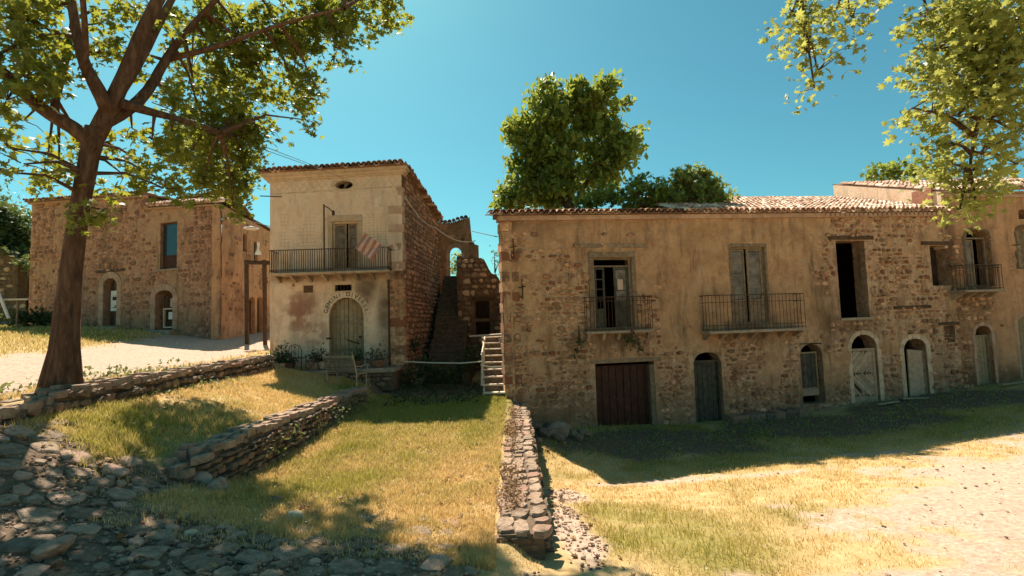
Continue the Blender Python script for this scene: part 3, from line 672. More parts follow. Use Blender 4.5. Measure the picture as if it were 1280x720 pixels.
# window 1: deep wooden frame with one leaf open, balcony
def frame(fr, parent, o, wd, y0, y1, mat, name='window_frame', arched=False):
    m = MB(fr); a, b, c, d = o['u0'], o['u1'], o['v0'], o['v1']
    m.box(a, a + wd, y0, y1, c, d); m.box(b - wd, b, y0, y1, c, d); m.box(a + wd, b - wd, y0, y1, d - wd, d); m.box(a + wd, b - wd, y0 + .01, y1, c, c + wd * .7)
    return m.build(name, mat, parent)
def glazed(fr, parent, a, b, c, d, y, mat, panes, glass='dglass', solid=.28, label=None):
    """door leaf: stiles, rails, glazing panes above and a solid panel below"""
    w_ = .075; m = MB(fr); m.box(a, a + w_, y, y + .045, c, d); m.box(b - w_, b, y, y + .045, c, d)
    zs = c + (d - c) * solid; m.box(a + w_, b - w_, y + .002, y + .043, d - w_, d); m.box(a + w_, b - w_, y + .002, y + .043, c, c + w_); m.box(a + w_, b - w_, y + .002, y + .043, zs - w_ / 2, zs + w_ / 2)
    hh = (d - w_ - zs - w_ / 2) / panes
    for k in range(1, panes): z = zs + w_ / 2 + hh * k; m.box(a + w_, b - w_, y + .004, y + .04, z - .016, z + .016)
    o = m.build('door_leaf', mat, parent, label=label)
    q = MB(fr); q.box(a + w_, b - w_, y + .018, y + .03, c + w_, zs - w_ / 2); q.build('panel', mat, o)
    for k in range(panes):
        z = zs + w_ / 2 + hh * k
        if glass: q = MB(fr); q.box(a + w_, b - w_, y + .02, y + .026, z + .017, z + hh - .017); q.build('pane', glass, o)
    return o
def outer_frame(fr, parent, o, wd, wt, mat, y=-.06):
    m = MB(fr); a, b, c, d = o['u0'], o['u1'], o['v0'], o['v1']
    m.bev(a - wd, a - .003, y, .12, c, d + .0, .012, .004); m.bev(b + .003, b + wd, y, .12, c, d, .012, .004); m.bev(a - wd, b + wd, y - .01, .12, d + .003, d + wt, .012, .004)
    return m.build('outer_frame', mat, parent)
outer_frame(FC, hc, o_w1, .16, .20, 'woodgrey')
fr1 = frame(FC, hc, o_w1, .07, .05, .14, 'woodgrey')
a, b, c, d = o_w1['u0'], o_w1['u1'], o_w1['v0'], o_w1['v1']
q = MB(FC); q.box(a + .07, b - .07, .06, .12, d - .32, d - .27); q.build('transom', 'woodgrey', hc)
glazed(FC, hc, a + .09, a + .47, c + .03, d - .33, .12, 'teal', 4, None, .3, 'narrow glassless leaf standing ajar')
lf = glazed(FC, hc, b - .62, b - .09, c + .03, d - .33, .08, 'teal', 3, 'dglass', .42, 'closed leaf patched with boards and a pale sheet')
q = MB(FC); q.box(b - .50, b - .30, .055, .062, c + 1.35, c + 1.72); q.build('pale_sheet', 'palecloth', lf)
lintel(FC, hc, 718, 305, 806, 310, 'woodgrey', .07)
def slab(fr, parent, x0, x1, z, dep, mat='slab', th=.10, name='balcony_slab'):
    m = MB(fr); m.bev(x0, x1, -dep, .05, z - th, z, .02, .01); 
    k = int((x1 - x0) / .7) + 1
    o = m.build(name, mat, parent)
    for i in range(k + 1):
        x = x0 + .12 + (x1 - x0 - .24) * i / k; q = MB(fr); q.hexa([(x - .05, -.12, z - th - .22), (x + .05, -.12, z - th - .22), (x + .05, -.0, z - th - .22), (x - .05, 0, z - th - .22), (x - .05, -dep * .8, z - th - .004), (x + .05, -dep * .8, z - th - .004), (x + .05, 0, z - th - .004), (x - .05, 0, z - th - .004)]); q.build('bracket', mat, o)
    return o
def balcony(fr, parent, x0, y_top, x1, y_bot, dep, nb, mid, mat='slab', bar=.011):
    ym = (y_top + y_bot) / 2; a = fr.uv(x0, ym, -dep)[0]; b = fr.uv(x1, ym, -dep)[0]; zt = fr.uv((x0 + x1) / 2, y_top, -dep)[1]; zb = fr.uv((x0 + x1) / 2, y_bot, -dep)[1]
    s = slab(fr, parent, a - .03, b + .03, zb, dep + .04, mat); r = railing(fr, parent, a, b, zb, zt, dep, nb, bar, mid); return a, b, zb, zt
balcony(FC, hc, 733, 371, 815, 413, .30, 18, (.88,))
# red garage door
a, b, c, d = o_g['u0'], o_g['u1'], o_g['v0'], o_g['v1']
gd = MB(FC); gd.box(a + .002, b - .002, .22, .25, c, d - .1); gd = gd.build('garage_door', 'redmetal', hc)
for k in range(8):
    x = a + .03 + (b - a - .06) * k / 8; q = MB(FC); q.bev(x + .008, x + (b - a - .06) / 8 - .008, .19, .225, c + .03, d - .13, .012); q.build('panel_strip', 'redmetal', gd)
q = MB(FC); q.box(a + .02, b - .02, .17, .2, c + .9, c + .98); q.box((a + b) / 2 + .02, (a + b) / 2 + .06, .165, .2, c + .98, d - .14); q.build('rail', 'redmetal', gd)
q = MB(FC); q.bev(b - .17, b - .004, -.02, .2, c, d - .12, .012); q.build('door_post', 'woodgrey', hc)
lintel(FC, hc, 738, 448, 826, 453, 'woodgrey', .06)
# window 2: glazed double leaf with balcony
outer_frame(FC, hc, o_w2, .10, .14, 'woodgrey')
frame(FC, hc, o_w2, .06, .04, .12, 'woodgrey')
a, b, c, d = o_w2['u0'], o_w2['u1'], o_w2['v0'], o_w2['v1']; mdl = (a + b) / 2
glazed(FC, hc, a + .07, mdl - .07, c + .03, d - .07, .09, 'woodgrey', 4, 'dglass', .3, 'left leaf slightly ajar'); glazed(FC, hc, mdl + .0, b - .07, c + .03, d - .07, .05, 'woodgrey', 4, 'dglass', .3)
balcony(FC, hc, 886, 368, 1006, 412, .55, 26, (.8, .15))
# teal door
a, b, c, d = o_d1['u0'], o_d1['u1'], o_d1['v0'], o_d1['v1']
frame(FC, hc, dict(u0=a + .004, u1=b - .004, v0=c, v1=d - .30), .07, .14, .24, 'teal', 'door_frame')
plank_door(FC, hc, a + .08, b - .08, c, d - .38, .2, 'teal', 5, label='flush teal plank door under shallow arch')
# boarded arch 2
a, b, c, d = o_d2['u0'], o_d2['u1'], o_d2['v0'], o_d2['v1']
frame(FC, hc, dict(u0=a + .004, u1=b - .12, v0=c + .55, v1=d - .30), .05, .12, .18, 'greenpaint', 'door_frame')
plank_door(FC, hc, a + .06, b - .18, c + .6, d - .36, .15, 'teal', 4, label='olive boards closing the arched opening')
q = MB(FC); q.bev(a + .004, b - .12, .1, .4, c + .28, c + .54, .02, .01); q.build('sill_stone', 'slab', hc)
# empty window opening 3
lintel(FC, hc, 1034, 295, 1090, 300); q = MB(FC); a, b, c, d = o_w3['u0'], o_w3['u1'], o_w3['v0'], o_w3['v1']; q.bev(a - .05, b + .12, -.09, .1, c - .10, c - .004, .02, .01); q.build('window_sill', 'slab', hc)
lintel(FC, hc, 1150, 302, 1190, 306.5); lintel(FC, hc, 1116, 382, 1162, 386, name='embedded_beam'); lintel(FC, hc, 1172, 402.5, 1197, 406.5)
# blind square window, filled with stone
b0 = wstones(o_b['u1'] - o_b['u0'], 0, lambda x: o_b['v1'] - o_b['v0'], [], lambda x, y: 1, (.1, .14), (.12, .2), (.05, .09))
b0 = [(i, Matrix.Translation((o_b['u0'], .13, o_b['v0'])) @ m) for i, m in b0]; q = MB(FC); q.box(o_b['u0'], o_b['u1'], .135, .3, o_b['v0'], o_b['v1']); q.build('blind_window', 'wallcore', hc); pieces(hc, 'stone', b0, STN_C, 'stoneC', FC)
# chevron door 3
a, b, c, d = o_d3['u0'], o_d3['u1'], o_d3['v0'], o_d3['v1']; surround(FC, hc, o_d3, .17, 'surround', .05)
zt = FC.uv(1081, 435.5)[1]
m = MB(FC); m.box(a + .01, a + .1, .06, .13, c, zt); m.box(b - .1, b - .01, .06, .13, c, zt); m.box(a + .1, b - .1, .06, .13, zt - .09, zt); m.box(a + .1, b - .1, .06, .13, c, c + .22); cdr = m.build('door', 'woodpale', hc, label='pale wooden door with chevron boards and a hole low in it')
m = MB(FC); m.box(a + .1, b - .1, .13, .14, c + .2, zt - .09); 
m.build('backing', 'wooddark', cdr)
# boards in > shape: meet at the left, mid height
x0, x1, zm = a + .105, b - .105, (c + zt) / 2 + .06; z0_, z1_ = c + .23, zt - .1; wd = .105; cb = x1 - x0
def clipb(x, z): return (min(max(x, x0), x1), min(max(z, z0_), z1_))
for sgn in (1, -1):
    k = -8
    while k < 14:
        off = k * wd * 1.45; k += 1
        # band |z - zm| between (x-x0)+off and +off+w
        def band(xa, xb):
            za0 = (xa - x0) + off; za1 = za0 + wd * 1.3; zb0 = (xb - x0) + off; zb1 = zb0 + wd * 1.3; return za0, za1, zb0, zb1
        Hh = (z1_ - zm) if sgn > 0 else (zm - z0_)
        pts = []
        N = 8; lo = []; hi = []
        for i in range(N + 1):
            xx = x0 + cb * i / N; l = (xx - x0) + off; h = l + wd * 1.33; l = max(l, 0.004); h = min(h, Hh)
            if h > l + .003: lo.append((xx, l)); hi.append((xx, h))
        if len(lo) < 2: continue
        if sgn < 0 and k in (3,): lo = lo[3:]; hi = hi[3:]
        if len(lo) < 2: continue
        poly = lo + hi[::-1]; yy = .085 + random.uniform(-.008, .008); q = MB(FC); n_ = len(poly)
        vs = [(p_[0], yy, zm + sgn * p_[1]) for p_ in poly] + [(p_[0], .125, zm + sgn * p_[1]) for p_ in poly]
        m_ = len(lo); fs = [(i, i + 1, n_ - 2 - i, n_ - 1 - i) for i in range(m_ - 1)] + [(i, (i + 1) % n_, n_ + (i + 1) % n_, n_ + i) for i in range(n_)]
        q.add(vs, fs); q.build('board', 'woodpale', cdr)
# door 4: broad bleached board leaning in a stone arch
a, b, c, d = o_d4['u0'], o_d4['u1'], o_d4['v0'], o_d4['v1']; surround(FC, hc, o_d4, .19, 'surround', .05)
q = MB(FC); x0 = a + (b - a) * .22; q.hexa([(x0 - .08, .0, c), (b + .06, .03, c), (b + .06, .08, c), (x0 - .08, .05, c), (x0 + .1, .12, d - .42), (b + .04, .12, d - .5), (b + .04, .17, d - .5), (x0 + .1, .17, d - .42)])
q.build('door', 'woodpale', hc, label='bleached door panel pulled loose and leaning in its arch')
q = MB(FC); q.beam((b - .12, .0, c + .05), (b - .02, .1, d - .55), .09, .03); q.build('loose_board', 'woodgrey', hc)
# anchor irons on the left end
for (px, py) in ((652, 362), (641, 312)):
    x, z = u(px, py); q = MB(FC); q.tube([(x, -.09, z - .32), (x + .02, -.09, z), (x, -.09, z + .36)], .022, 5); q.tube([(x - .12, -.08, z + .06), (x + .13, -.08, z + .1)], .018, 5); q.tube([(x - .02, -.1, z - .30), (x - .1, -.12, z - .2)], .018, 5); q.build('anchor_iron', 'iron', hc)
# ---------------------------------------------------------------- right house E
he = thing('corner_house', 'orange plastered house at the right edge with arched green door and small side balcony', 'house', fr=FE)
e_w = op(FE, 1208, 287, 1238, 358, 12); e_d = op(FE, 1221, 407, 1241, 481, 10); e_w2 = op(FE, 1271, 284, 1294, 336, 6, depth=.2); e_h = op(FE, 1272, 262, 1282, 274, 5); e_d2 = op(FE, 1274, 394, 1300, 474, 8)
opsE = [e_w, e_d, e_w2, e_h, e_d2]
vE0 = FE.uv(1200, 243)[1]; vE1 = FE.uv(1280, 239)[1]; uE = FE.uv(1280, 239)[0]; vtE = lambda x: vE0 + (vE1 - vE0) * x / uE
uq = FE.uv(1243, 300)[0]
def plE(x, z):
    n = fbm(x * .9, z * .9, 31); n2 = fbm(x * 3, z * 3, 32)
    pl = np.maximum(sst(uq - .8, uq - .1, x + (n - .5) * 1.4), .0) * sst(.2, .34, n) ; pl = np.maximum(pl, sst(6.3, 6.8, z) * .8)
    s = blob(x, z, [((e_w['u0'] + e_w['u1']) / 2, 5.2, .9, 1.6, .8), (0, 5.5, .5, 2.5, .7), (uq, .6, 4, .6, .6)])
    return np.stack([pl, np.clip(s * (.5 + n2), 0, .85), 0 * x], -1)
facade('front_wall', FE, he, FE.w, -.6, vtE, opsE, 'wallE', step=.1, amp=.03, pfn=plE, thick=.5, seed=5)
it = wstones(FE.w, .2, vtE, [grow(o, .12) for o in opsE], lambda x, z: .85 * (1 - plE(np.array([x]), np.array([z]))[0, 0]), hr=(.13, .24), wr=(.17, .4)); pieces(he, 'stone', it, STN_C, 'stoneC', FE)
shell(FE, he, FE.w, 6.5, -1, 8.0, 'wallE'); 
q = MB(FE); q.box(-.05, FE.w, -.15, .3, vtE(0) - .13, vtE(0)); q.build('cornice', 'surroundA', he)
q = MB(FE); q.hexa([(-.1, -.25, vtE(0) + .005), (FE.w, -.25, vtE(FE.w) + .005), (FE.w, 5.5, vtE(FE.w) + 1.9), (-.1, 5.5, vtE(0) + 1.9), (-.1, -.25, vtE(0) + .05), (FE.w, -.25, vtE(FE.w) + .05), (FE.w, 5.5, vtE(FE.w) + 1.94), (-.1, 5.5, vtE(0) + 1.94)]); q.build('roof', 'roofbed', he)
q = MB(FE); q.box(0, FE.w, .2, .5, vtE(0) - .3, vtE(0) + .2); q.build('eave_packing', 'roofbed', he)
g = MB(FE); r_ = 5.45 / 5.75 * 1.9; K = 10
for k in range(K):
    ya = .0 + 5.45 * k / K; yb = 5.45 * (k + 1) / K; za = vtE(0) + (ya + .25) / 5.75 * 1.9 + .0; zb2 = vtE(0) + (yb + .25) / 5.75 * 1.9 + .0; g.hexa([(-.1, ya, 6), (.3, ya, 6), (.3, yb, 6), (-.1, yb, 6), (-.1, ya, za), (.3, ya, za), (.3, yb, zb2), (-.1, yb, zb2)])
g.mask = [(1, 0, 0, 1)] * len(g.v); g.build('gable_wall', 'wallB', he)
g = MB(FE); g.box(-.16, .3, .35, 1.2, 6.5, vtE(0) + .38); g.build('corner_pier', 'redbrick', he)
pieces(he, 'roof_tile', roof_items(-.1, FE.w, 14, lambda x: vtE(x) + .03, y0=-.33, pitch=.32), [TILE['tile']], 'tile', FE, limit=120, rest='roof_tile_courses')
surround(FE, he, e_w, .13, 'wallcore', .04); surround(FE, he, e_d, .14, 'surroundA', .04); surround(FE, he, e_w2, .12, 'wallcore', .05)
a, b, c, d = e_w['u0'], e_w['u1'], e_w['v0'], e_w['v1']; frame(FE, he, dict(u0=a + .004, u1=b - .004, v0=c, v1=d - .3), .07, .15, .22, 'woodgrey'); glazed(FE, he, a + .08, (a + b) / 2, c + .05, d - .4, .18, 'woodgrey', 3, 'dglass')
a, b, c, d = e_d['u0'], e_d['u1'], e_d['v0'], e_d['v1']; frame(FE, he, dict(u0=a + .004, u1=b - .004, v0=c, v1=d - .38), .06, .12, .2, 'greenpaint', 'door_frame'); plank_door(FE, he, a + .07, b - .07, c, d - .45, .17, 'greenpaint', 4, label='tall green plank door in arched stone surround')
a, b, c, d = e_w2['u0'], e_w2['u1'], e_w2['v0'], e_w2['v1']; plank_door(FE, he, a, b, c, d, .13, 'woodgrey', 5, vs=d - e_w2['arch'], rise=e_w2['arch'], name='shutter')
a, b, c, d = e_d2['u0'], e_d2['u1'], e_d2['v0'], e_d2['v1']; surround(FE, he, e_d2, .14, 'surroundA', .05); plank_door(FE, he, a, b, c, d, .16, 'greenpaint', 6, vs=d - e_d2['arch'], rise=e_d2['arch'])
balcony(FE, he, 1205, 331, 1253, 362, .6, 12, (.9,))
q = MB(FE); x, z = FE.uv(1264, 307); q.tube([(x, 0, z), (x - .05, -.35, z)], .02, 5); q.build('wall_bracket', 'iron', he)

# ---------------------------------------------------------------- middle house B
hb = thing('balcony_house', 'tall ochre plastered house with ironwork balcony, oval attic window and lettered arched door', 'house', fr=FB)
b_w = op(FB, 416, 277, 448, 336, depth=.35); b_o = op(FB, 419, 226, 442, 237); b_d = op(FB, 412, 372, 455, 459, 22, depth=.4)
b_g = op(FB, 419.5, 356, 440, 363.5, depth=.25)
opsB = [b_w, b_o, b_d, b_g]
vB0 = FB.uv(340, 219)[1]; vB1 = FB.uv(503, 209)[1]; vtB = lambda x: vB0 + (vB1 - vB0) * min(max(x, 0), FB.w) / FB.w
zbal = FB.uv(410, 342)[1]; zband = FB.uv(420, 243)[1]
def plB(x, z):
    n = fbm(x * 1.1, z * 1.1, 41); n2 = fbm(x * 3.3, z * 3.3, 42)
    pl = np.where(z > zbal, 1.0, sst(.34, .46, n * .6 + n2 * .4 + sst(.1, .6, np.abs(x - 3.4)) * .1))
    pl = pl * sst(2.1, 3.0, z + (n - .5) * 1.2 + 0.5)
    pl = pl * (1 - sst(FB.w - .75, FB.w - .45, x) * (z < zbal) * .8)
    red = blob(x, z, [(1.15, 4.2, .75, .95, .8), (1.6, 3.4, .6, .8, .6)]) * sst(.35, .6, n2) * (z < zbal)
    st = blob(x, z, [(3.7, zbal - .5, .5, .8, .7), (4.3, 4.1, .25, 1.4, .7), (2.0, zbal - .1, 3, .25, .5), (4.0, 2.2, 1.2, .6, .6)]) * (.5 + n2)
    return np.stack([pl, np.clip(st, 0, .8), np.clip(red, 0, .8)], -1)
facade('front_wall', FB, hb, FB.w, 1.2, vtB, opsB, 'wallB', step=.07, amp=.012, pfn=plB, thick=.45, seed=8)
it = wstones(FB.w, 1.9, lambda x: zbal - .2, [grow(o, .14) for o in opsB], lambda x, z: .95 * (1 - plB(np.array([x]), np.array([z]))[0, 0]), hr=(.14, .24), wr=(.16, .4)); pieces(hb, 'stone', it, STN_C, 'stoneC', FB)
# side wall of rubble
vS0 = FB.uv(505, 209)[1]; vS1 = 8.95
vtS = lambda x: vS0 + (vS1 - vS0) * x / FBS.w
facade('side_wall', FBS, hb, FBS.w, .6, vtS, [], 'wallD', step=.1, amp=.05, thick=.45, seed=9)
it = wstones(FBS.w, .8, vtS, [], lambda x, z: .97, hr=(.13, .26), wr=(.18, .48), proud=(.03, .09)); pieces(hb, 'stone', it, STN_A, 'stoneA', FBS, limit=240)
for k in range(24):       # alternating long and short corner stones
    z = 1.0 + k * .36
    if z + .34 > vtB(FB.w) - .5: break
    L = .55 if k % 2 else .34; q = MB(FB); q.bev(FB.w - L, FB.w + .05, -.04 - .012 * (k % 2), .3 if k % 2 else .5, z + .01, z + .35, .02, .006); q.build('corner_stone', 'surroundA' if z > zbal else 'stoneC', hb)
shell(FB, hb, FB.w, 6.6, .8, 8.6, 'wallB', y_in=.46); q = MB(FB); q.box(.4, FB.w - .4, .46, 6.2, zbal - .2, zbal); q.build('upper_floor', 'wooddark', hb)
# cornice in three steps following the eave, frieze band
for (y, za, zb_, nm) in ((-.10, -.30, -.22, 'cornice'), (-.17, -.22, -.12, 'cornice'), (-.26, -.118, 0.0, 'cornice')):
    q = MB(FB); y_ = -y; L = FB.w + y_
    q.hexa([(-y_, y, vtB(0) + za), (L, y, vtB(FB.w) + za), (L, .3, vtB(FB.w) + za), (-y_, .3, vtB(0) + za), (-y_, y, vtB(0) + zb_), (L, y, vtB(FB.w) + zb_), (L, .3, vtB(FB.w) + zb_), (-y_, .3, vtB(0) + zb_)]); q.build(nm, 'surround', hb)
slp = (vtB(FB.w) - vtB(0)) / FB.w
def bandB(z0, z1, y, x0=0.02, x1=None, name='string_course', mat='surround'):
    x1 = x1 or FB.w - .02; q = MB(FB); q.hexa([(x0, y, z0 + slp * x0), (x1, y, z0 + slp * x1), (x1, .02, z0 + slp * x1), (x0, .02, z0 + slp * x0), (x0, y, z1 + slp * x0), (x1, y, z1 + slp * x1), (x1, .02, z1 + slp * x1), (x0, .02, z1 + slp * x0)]); return q.build(name, mat, hb)
zf0 = FB.uv(345, 243)[1]; zf1 = FB.uv(345, 226)[1]; bandB(zf0 - .04, zf0 + .03, -.055); 
# diamond frieze in low relief, interrupted by the oval window
ocu = (b_o['u0'] + b_o['u1']) / 2; ocz = (b_o['v0'] + b_o['v1']) / 2
nd = 17; dw = (FB.w - .4) / nd
for k in range(nd):
    xc = .2 + (k + .5) * dw; zc = (zf0 + zf1) / 2 + slp * xc
    if abs(xc - ocu) < .58: continue
    q = MB(FB); h = (zf1 - zf0) * .36; y = -.045; t = .035
    pts = [(xc - dw * .46, zc), (xc, zc + h), (xc + dw * .46, zc), (xc, zc - h)]
    for i in range(4):
        p0 = pts[i]; p1 = pts[(i + 1) % 4]; q.beam((p0[0], y, p0[1]), (p1[0], y, p1[1]), .03, t, up=Vector((0, 1, 0)))
    q.build('frieze_diamond', 'surroundB', hb)
# oval window: masonry ring filling the square hole
q = MB(FB); N = 28; rx = (b_o['u1'] - b_o['u0']) / 2; rz = (b_o['v1'] - b_o['v0']) / 2
for k in range(N):
    t0, t1 = 2 * math.pi * k / N, 2 * math.pi * (k + 1) / N; c = []
    for y in (-.06, .35):
        for (t, s) in ((t0, .97), (t1, .97), (t1, 1.5), (t0, 1.5)): c.append((ocu + math.cos(t) * rx * s, y, ocz + math.sin(t) * rz * s))
    q.hexa(c)
q.build('oval_surround', 'surround', hb)
q = MB(FB); q.box(ocu - .02, ocu + .02, .1, .14, ocz - rz, ocz + rz); q.beam((ocu - .1, .12, ocz - rz * .8), (ocu + .12, .08, ocz + rz * .5), .04, .04); q.build('broken_bar', 'woodgrey', hb)
# scored plaster panels
for (px0, py0, px1, py1) in ((352, 268, 398, 308), (457, 268, 492, 300)):
    x0, x1, z0, z1 = FB.rect(px0, py0, px1, py1); q = MB(FB); n = 9
    for k in range(n + 1): z = z0 + (z1 - z0) * k / n; q.box(x0, x1, -.052, -.03, z - .006, z + .006)
    m_ = int((x1 - x0) / .14)
    for k in range(m_ + 1): x = x0 + (x1 - x0) * k / m_; q.box(x - .006, x + .006, -.050, -.031, z0, z1)
    q.build('scored_panel', 'surround', hb)
# balcony door, its frame
outer_frame(FB, hb, b_w, .17, .24, 'woodpale', -.07)
frame(FB, hb, b_w, .07, .03, .12, 'woodpale'); a, b, c, d = b_w['u0'], b_w['u1'], b_w['v0'], b_w['v1']; mm_ = (a + b) / 2 + .04
glazed(FB, hb, a + .07, mm_ - .03, c + .05, d - .07, .1, 'woodgrey', 2, 'dglass', .42); glazed(FB, hb, mm_ + .03, b - .07, c + .05, d - .07, .1, 'woodgrey', 2, 'dglass', .42)
balB = balcony(FB, hb, 337, 311, 484, 339, .75, 52, (.12,), 'slab', .012)
# ground floor: grille, plaque, lettered arch
q = MB(FB); a, b, c, d = b_g['u0'], b_g['u1'], b_g['v0'], b_g['v1']; q.bev(a - .12, a, -.06, .1, c - .1, d + .1, .01); q.bev(b, b + .12, -.06, .1, c - .1, d + .1, .01); q.bev(a + .002, b - .002, -.055, .1, d, d + .1, .01); q.bev(a + .002, b - .002, -.055, .1, c - .1, c, .01); fg = q.build('window_frame', 'surround', hb)
for k in range(5): x = a + (b - a) * (k + .5) / 5; q = MB(FB); q.box(x - .012, x + .012, .02, .045, c, d); q.build('grille_bar', 'iron', fg)
x0, x1, z0, z1 = FB.rect(380, 357, 392, 366); q = MB(FB); q.bev(x0, x1, -.06, .0, z0, z1, .01); q.build('dark_plaque', 'wooddark', hb)
surround(FB, hb, b_d, .24, 'surroundB', .05); a, b, c, d = b_d['u0'], b_d['u1'], b_d['v0'], b_d['v1']; rise = b_d['arch']; vs = d - rise
m_ = (a + b) / 2
def arched_leaf(x0, x1, lab):
    g = MB(FB); g.box(x0, x1, .28, .3, c, vs); o = g.build('door', 'wooddark', hb, label=lab); n = 4
    for k in range(n):
        p0 = x0 + (x1 - x0) * k / n + .006; p1 = x0 + (x1 - x0) * (k + 1) / n - .006; ta = arc(p0, a, b, vs, rise) - .015; tb = arc(p1, a, b, vs, rise) - .015; q = MB(FB); y = .245 + random.uniform(-.004, .004)
        q.hexa([(p0, y, c + .02), (p1, y, c + .02), (p1, .28, c + .02), (p0, .28, c + .02), (p0, y, ta), (p1, y, tb), (p1, .28, tb), (p0, .28, ta)]); q.build('plank', 'greenpaint', o)
    q = MB(FB); q.bev(x0 + .01, x1 - .01, .215, .243, vs - .3, vs - .2, .008); q.bev(x0 + .01, x1 - .01, .215, .243, c + .6, c + .7, .008); q.build('batten', 'greenpaint', o); return o
MAT['greenpaint2'] = MAT['greenpaint']
arched_leaf(a + .01, m_ - .008, 'left leaf of the lettered arched door'); rl = arched_leaf(m_ + .008, b - .01, 'right leaf of the arched door with its slanting bolt')
q = MB(FB); q.beam((m_ - .05, .19, c + 1.02), (m_ + .42, .19, c + .86), .03, .045); q.build('bolt', 'iron', rl)
q = MB(FB); q.box(m_ + .4, m_ + .5, .18, .22, c + 1.08, c + 1.16); q.box(a - .1, a + .06, -.07, .02, c + 1.08, c + 1.14); q.build('hinge', 'iron', rl)
text = "GEMINI DIVERSI"; arch_o = bpy.data.objects.new('arch_lettering', None); COL.objects.link(arch_o); arch_o.parent = hb; WM[arch_o] = WM[hb]
cu = (a + b) / 2; ra = (b - a) / 2 + .12; rb = rise + .12
for i, ch in enumerate(text):
    if ch == ' ': continue
    t = math.pi * (0.93 - 0.86 * i / (len(text) - 1)); tc = bpy.data.curves.new('letter', 'FONT'); tc.body = ch; tc.size = .23; tc.extrude = .004; tc.align_x = 'CENTER'; tc.align_y = 'CENTER'
    tmp = bpy.data.objects.new('tmp', tc); COL.objects.link(tmp); bpy.context.view_layer.update(); me = bpy.data.meshes.new_from_object(tmp.evaluated_get(bpy.context.evaluated_depsgraph_get())); bpy.data.objects.remove(tmp)
    nx, nz = math.cos(t) / ra, math.sin(t) / rb; ang = math.atan2(nx, nz)
    T = FB.M @ Matrix.Translation((cu + math.cos(t) * ra, -.062, vs + math.sin(t) * rb)) @ Matrix.Rotation(ang, 4, 'Y') @ Matrix.Rotation(math.pi / 2, 4, 'X') @ Matrix.Diagonal((1, 1, 1, 1))
    me.name = 'letter'; me.materials.clear(); link('letter', me, 'letter', arch_o, M=T)
bpy.context.view_layer.update()
# drain pipe, roof with ragged tiles
q = MB(FB); x = FB.uv(487, 400)[0]; q.tube([(x, -.08, 2.0), (x, -.08, zbal - .2)], .035, 8); q.build('drain_pipe', 'iron', hb)
q = MB(FB); L = FB.w
q.hexa([(-.36, -.36, vtB(0) + .003), (L + .28, -.36, vtB(L) + .003), (L + .2, 6.6, vS1 + .02), (-.3, 6.6, vS1 - .4), (-.36, -.36, vtB(0) + .045), (L + .28, -.36, vtB(L) + .045), (L + .2, 6.6, vS1 + .07), (-.3, 6.6, vS1 - .35)]); q.build('roof', 'roofbed', hb)
itb = roof_items(-.36, L + .2, 2, lambda x: vtB(x) + .03, y0=-.45, pitch=-.02, dx=.2); pieces(hb, 'roof_tile', itb, [TILE['tiledark']], 'tiledark', FB, limit=120)
itb = roof_items(.1, FBS.w, 2, lambda x: vtS(x) + .03, y0=-.28, pitch=.05, dx=.21, keep=.8); pieces(hb, 'roof_tile', itb, [TILE['tiledark']], 'tiledark', FBS, limit=120)
# iron post on the balcony with lamp arm; flag; cloth
x, z = FB.uv(406, 256, -.7)
lp = thing('balcony_lamp_post', 'thin rusty lamp post rising from the ironwork balcony rail', 'lamp post', FB.M @ Vector((x, -.79, zbal + .02)))
q = MB(FB); q.tube([(x, -.79, zbal + .02), (x, -.79, z)], .028, 6); q.build('post', 'iron', lp); q = MB(FB); q.tube([(x, -.79, z - .05), (x + .16, -.7, z - .14), (x + .28, -.6, z - .28)], .02, 6); q.build('arm', 'iron', lp); q = MB(FB); q.tube([(x + .28, -.6, z - .2), (x + .28, -.6, z - .3), (x + .28, -.6, z - .38)], [.03, .06, .05], 8); q.build('lamp_head', 'iron', lp)

# ---------------------------------------------------------------- left house A
ha = thing('stone_house', 'large bare rubble stone house at left with two arched doorways and stepped tiled roof', 'house', fr=FA)
a_w = op(FA, 201, 278, 222, 336, depth=.4); a_d1 = op(FA, 130, 348, 147, 407, 9, depth=.5); a_d2 = op(FA, 195, 363, 217, 412, 7, depth=.5); a_d0 = op(FA, 84, 345, 100, 404, 7, depth=.5)
opsA = [a_w, a_d1, a_d2, a_d0]; us = FA.uv(184, 300)[0]
zL0 = FA.uv(50, 252)[1]; zL1 = FA.uv(180, 245)[1]; zR0 = FA.uv(187, 260)[1]; zR1 = FA.uv(272, 256)[1]
vtA = lambda x: (zL0 + (zL1 - zL0) * x / us) if x < us else (zR0 + (zR1 - zR0) * (x - us) / (FA.w - us))
def plA(x, z):
    n = fbm(x * .7, z * .7, 51); n2 = fbm(x * 2.2, z * 2.2, 52)
    pl = sst(.56, .68, n * .6 + n2 * .4 + sst(8, 10, z) * .12 - sst(2.5, 0, x) * 0)
    st = (1 - sst(3.9, 5.2, z + (n - .5))) * .35 + blob(x, z, [(us - 3.2, 7.0, .4, 3.5, .5)])
    return np.stack([pl * .8, np.clip(st * (.5 + n2), 0, .8), 0 * x], -1)
facade('front_wall', FA, ha, FA.w, 2.2, vtA, opsA, 'wallA', step=.13, amp=.05, pfn=plA, thick=.04, seed=14)
it = wstones(FA.w, 2.8, vtA, [grow(o, .2) for o in opsA], lambda x, z: .95 * (1 - plA(np.array([x]), np.array([z]))[0, 0]), hr=(.16, .32), wr=(.2, .6), proud=(.04, .1)); pieces(ha, 'stone', it, STN_A, 'stoneA', FA)
vtAS = lambda x: zR1 - 0.02 * x
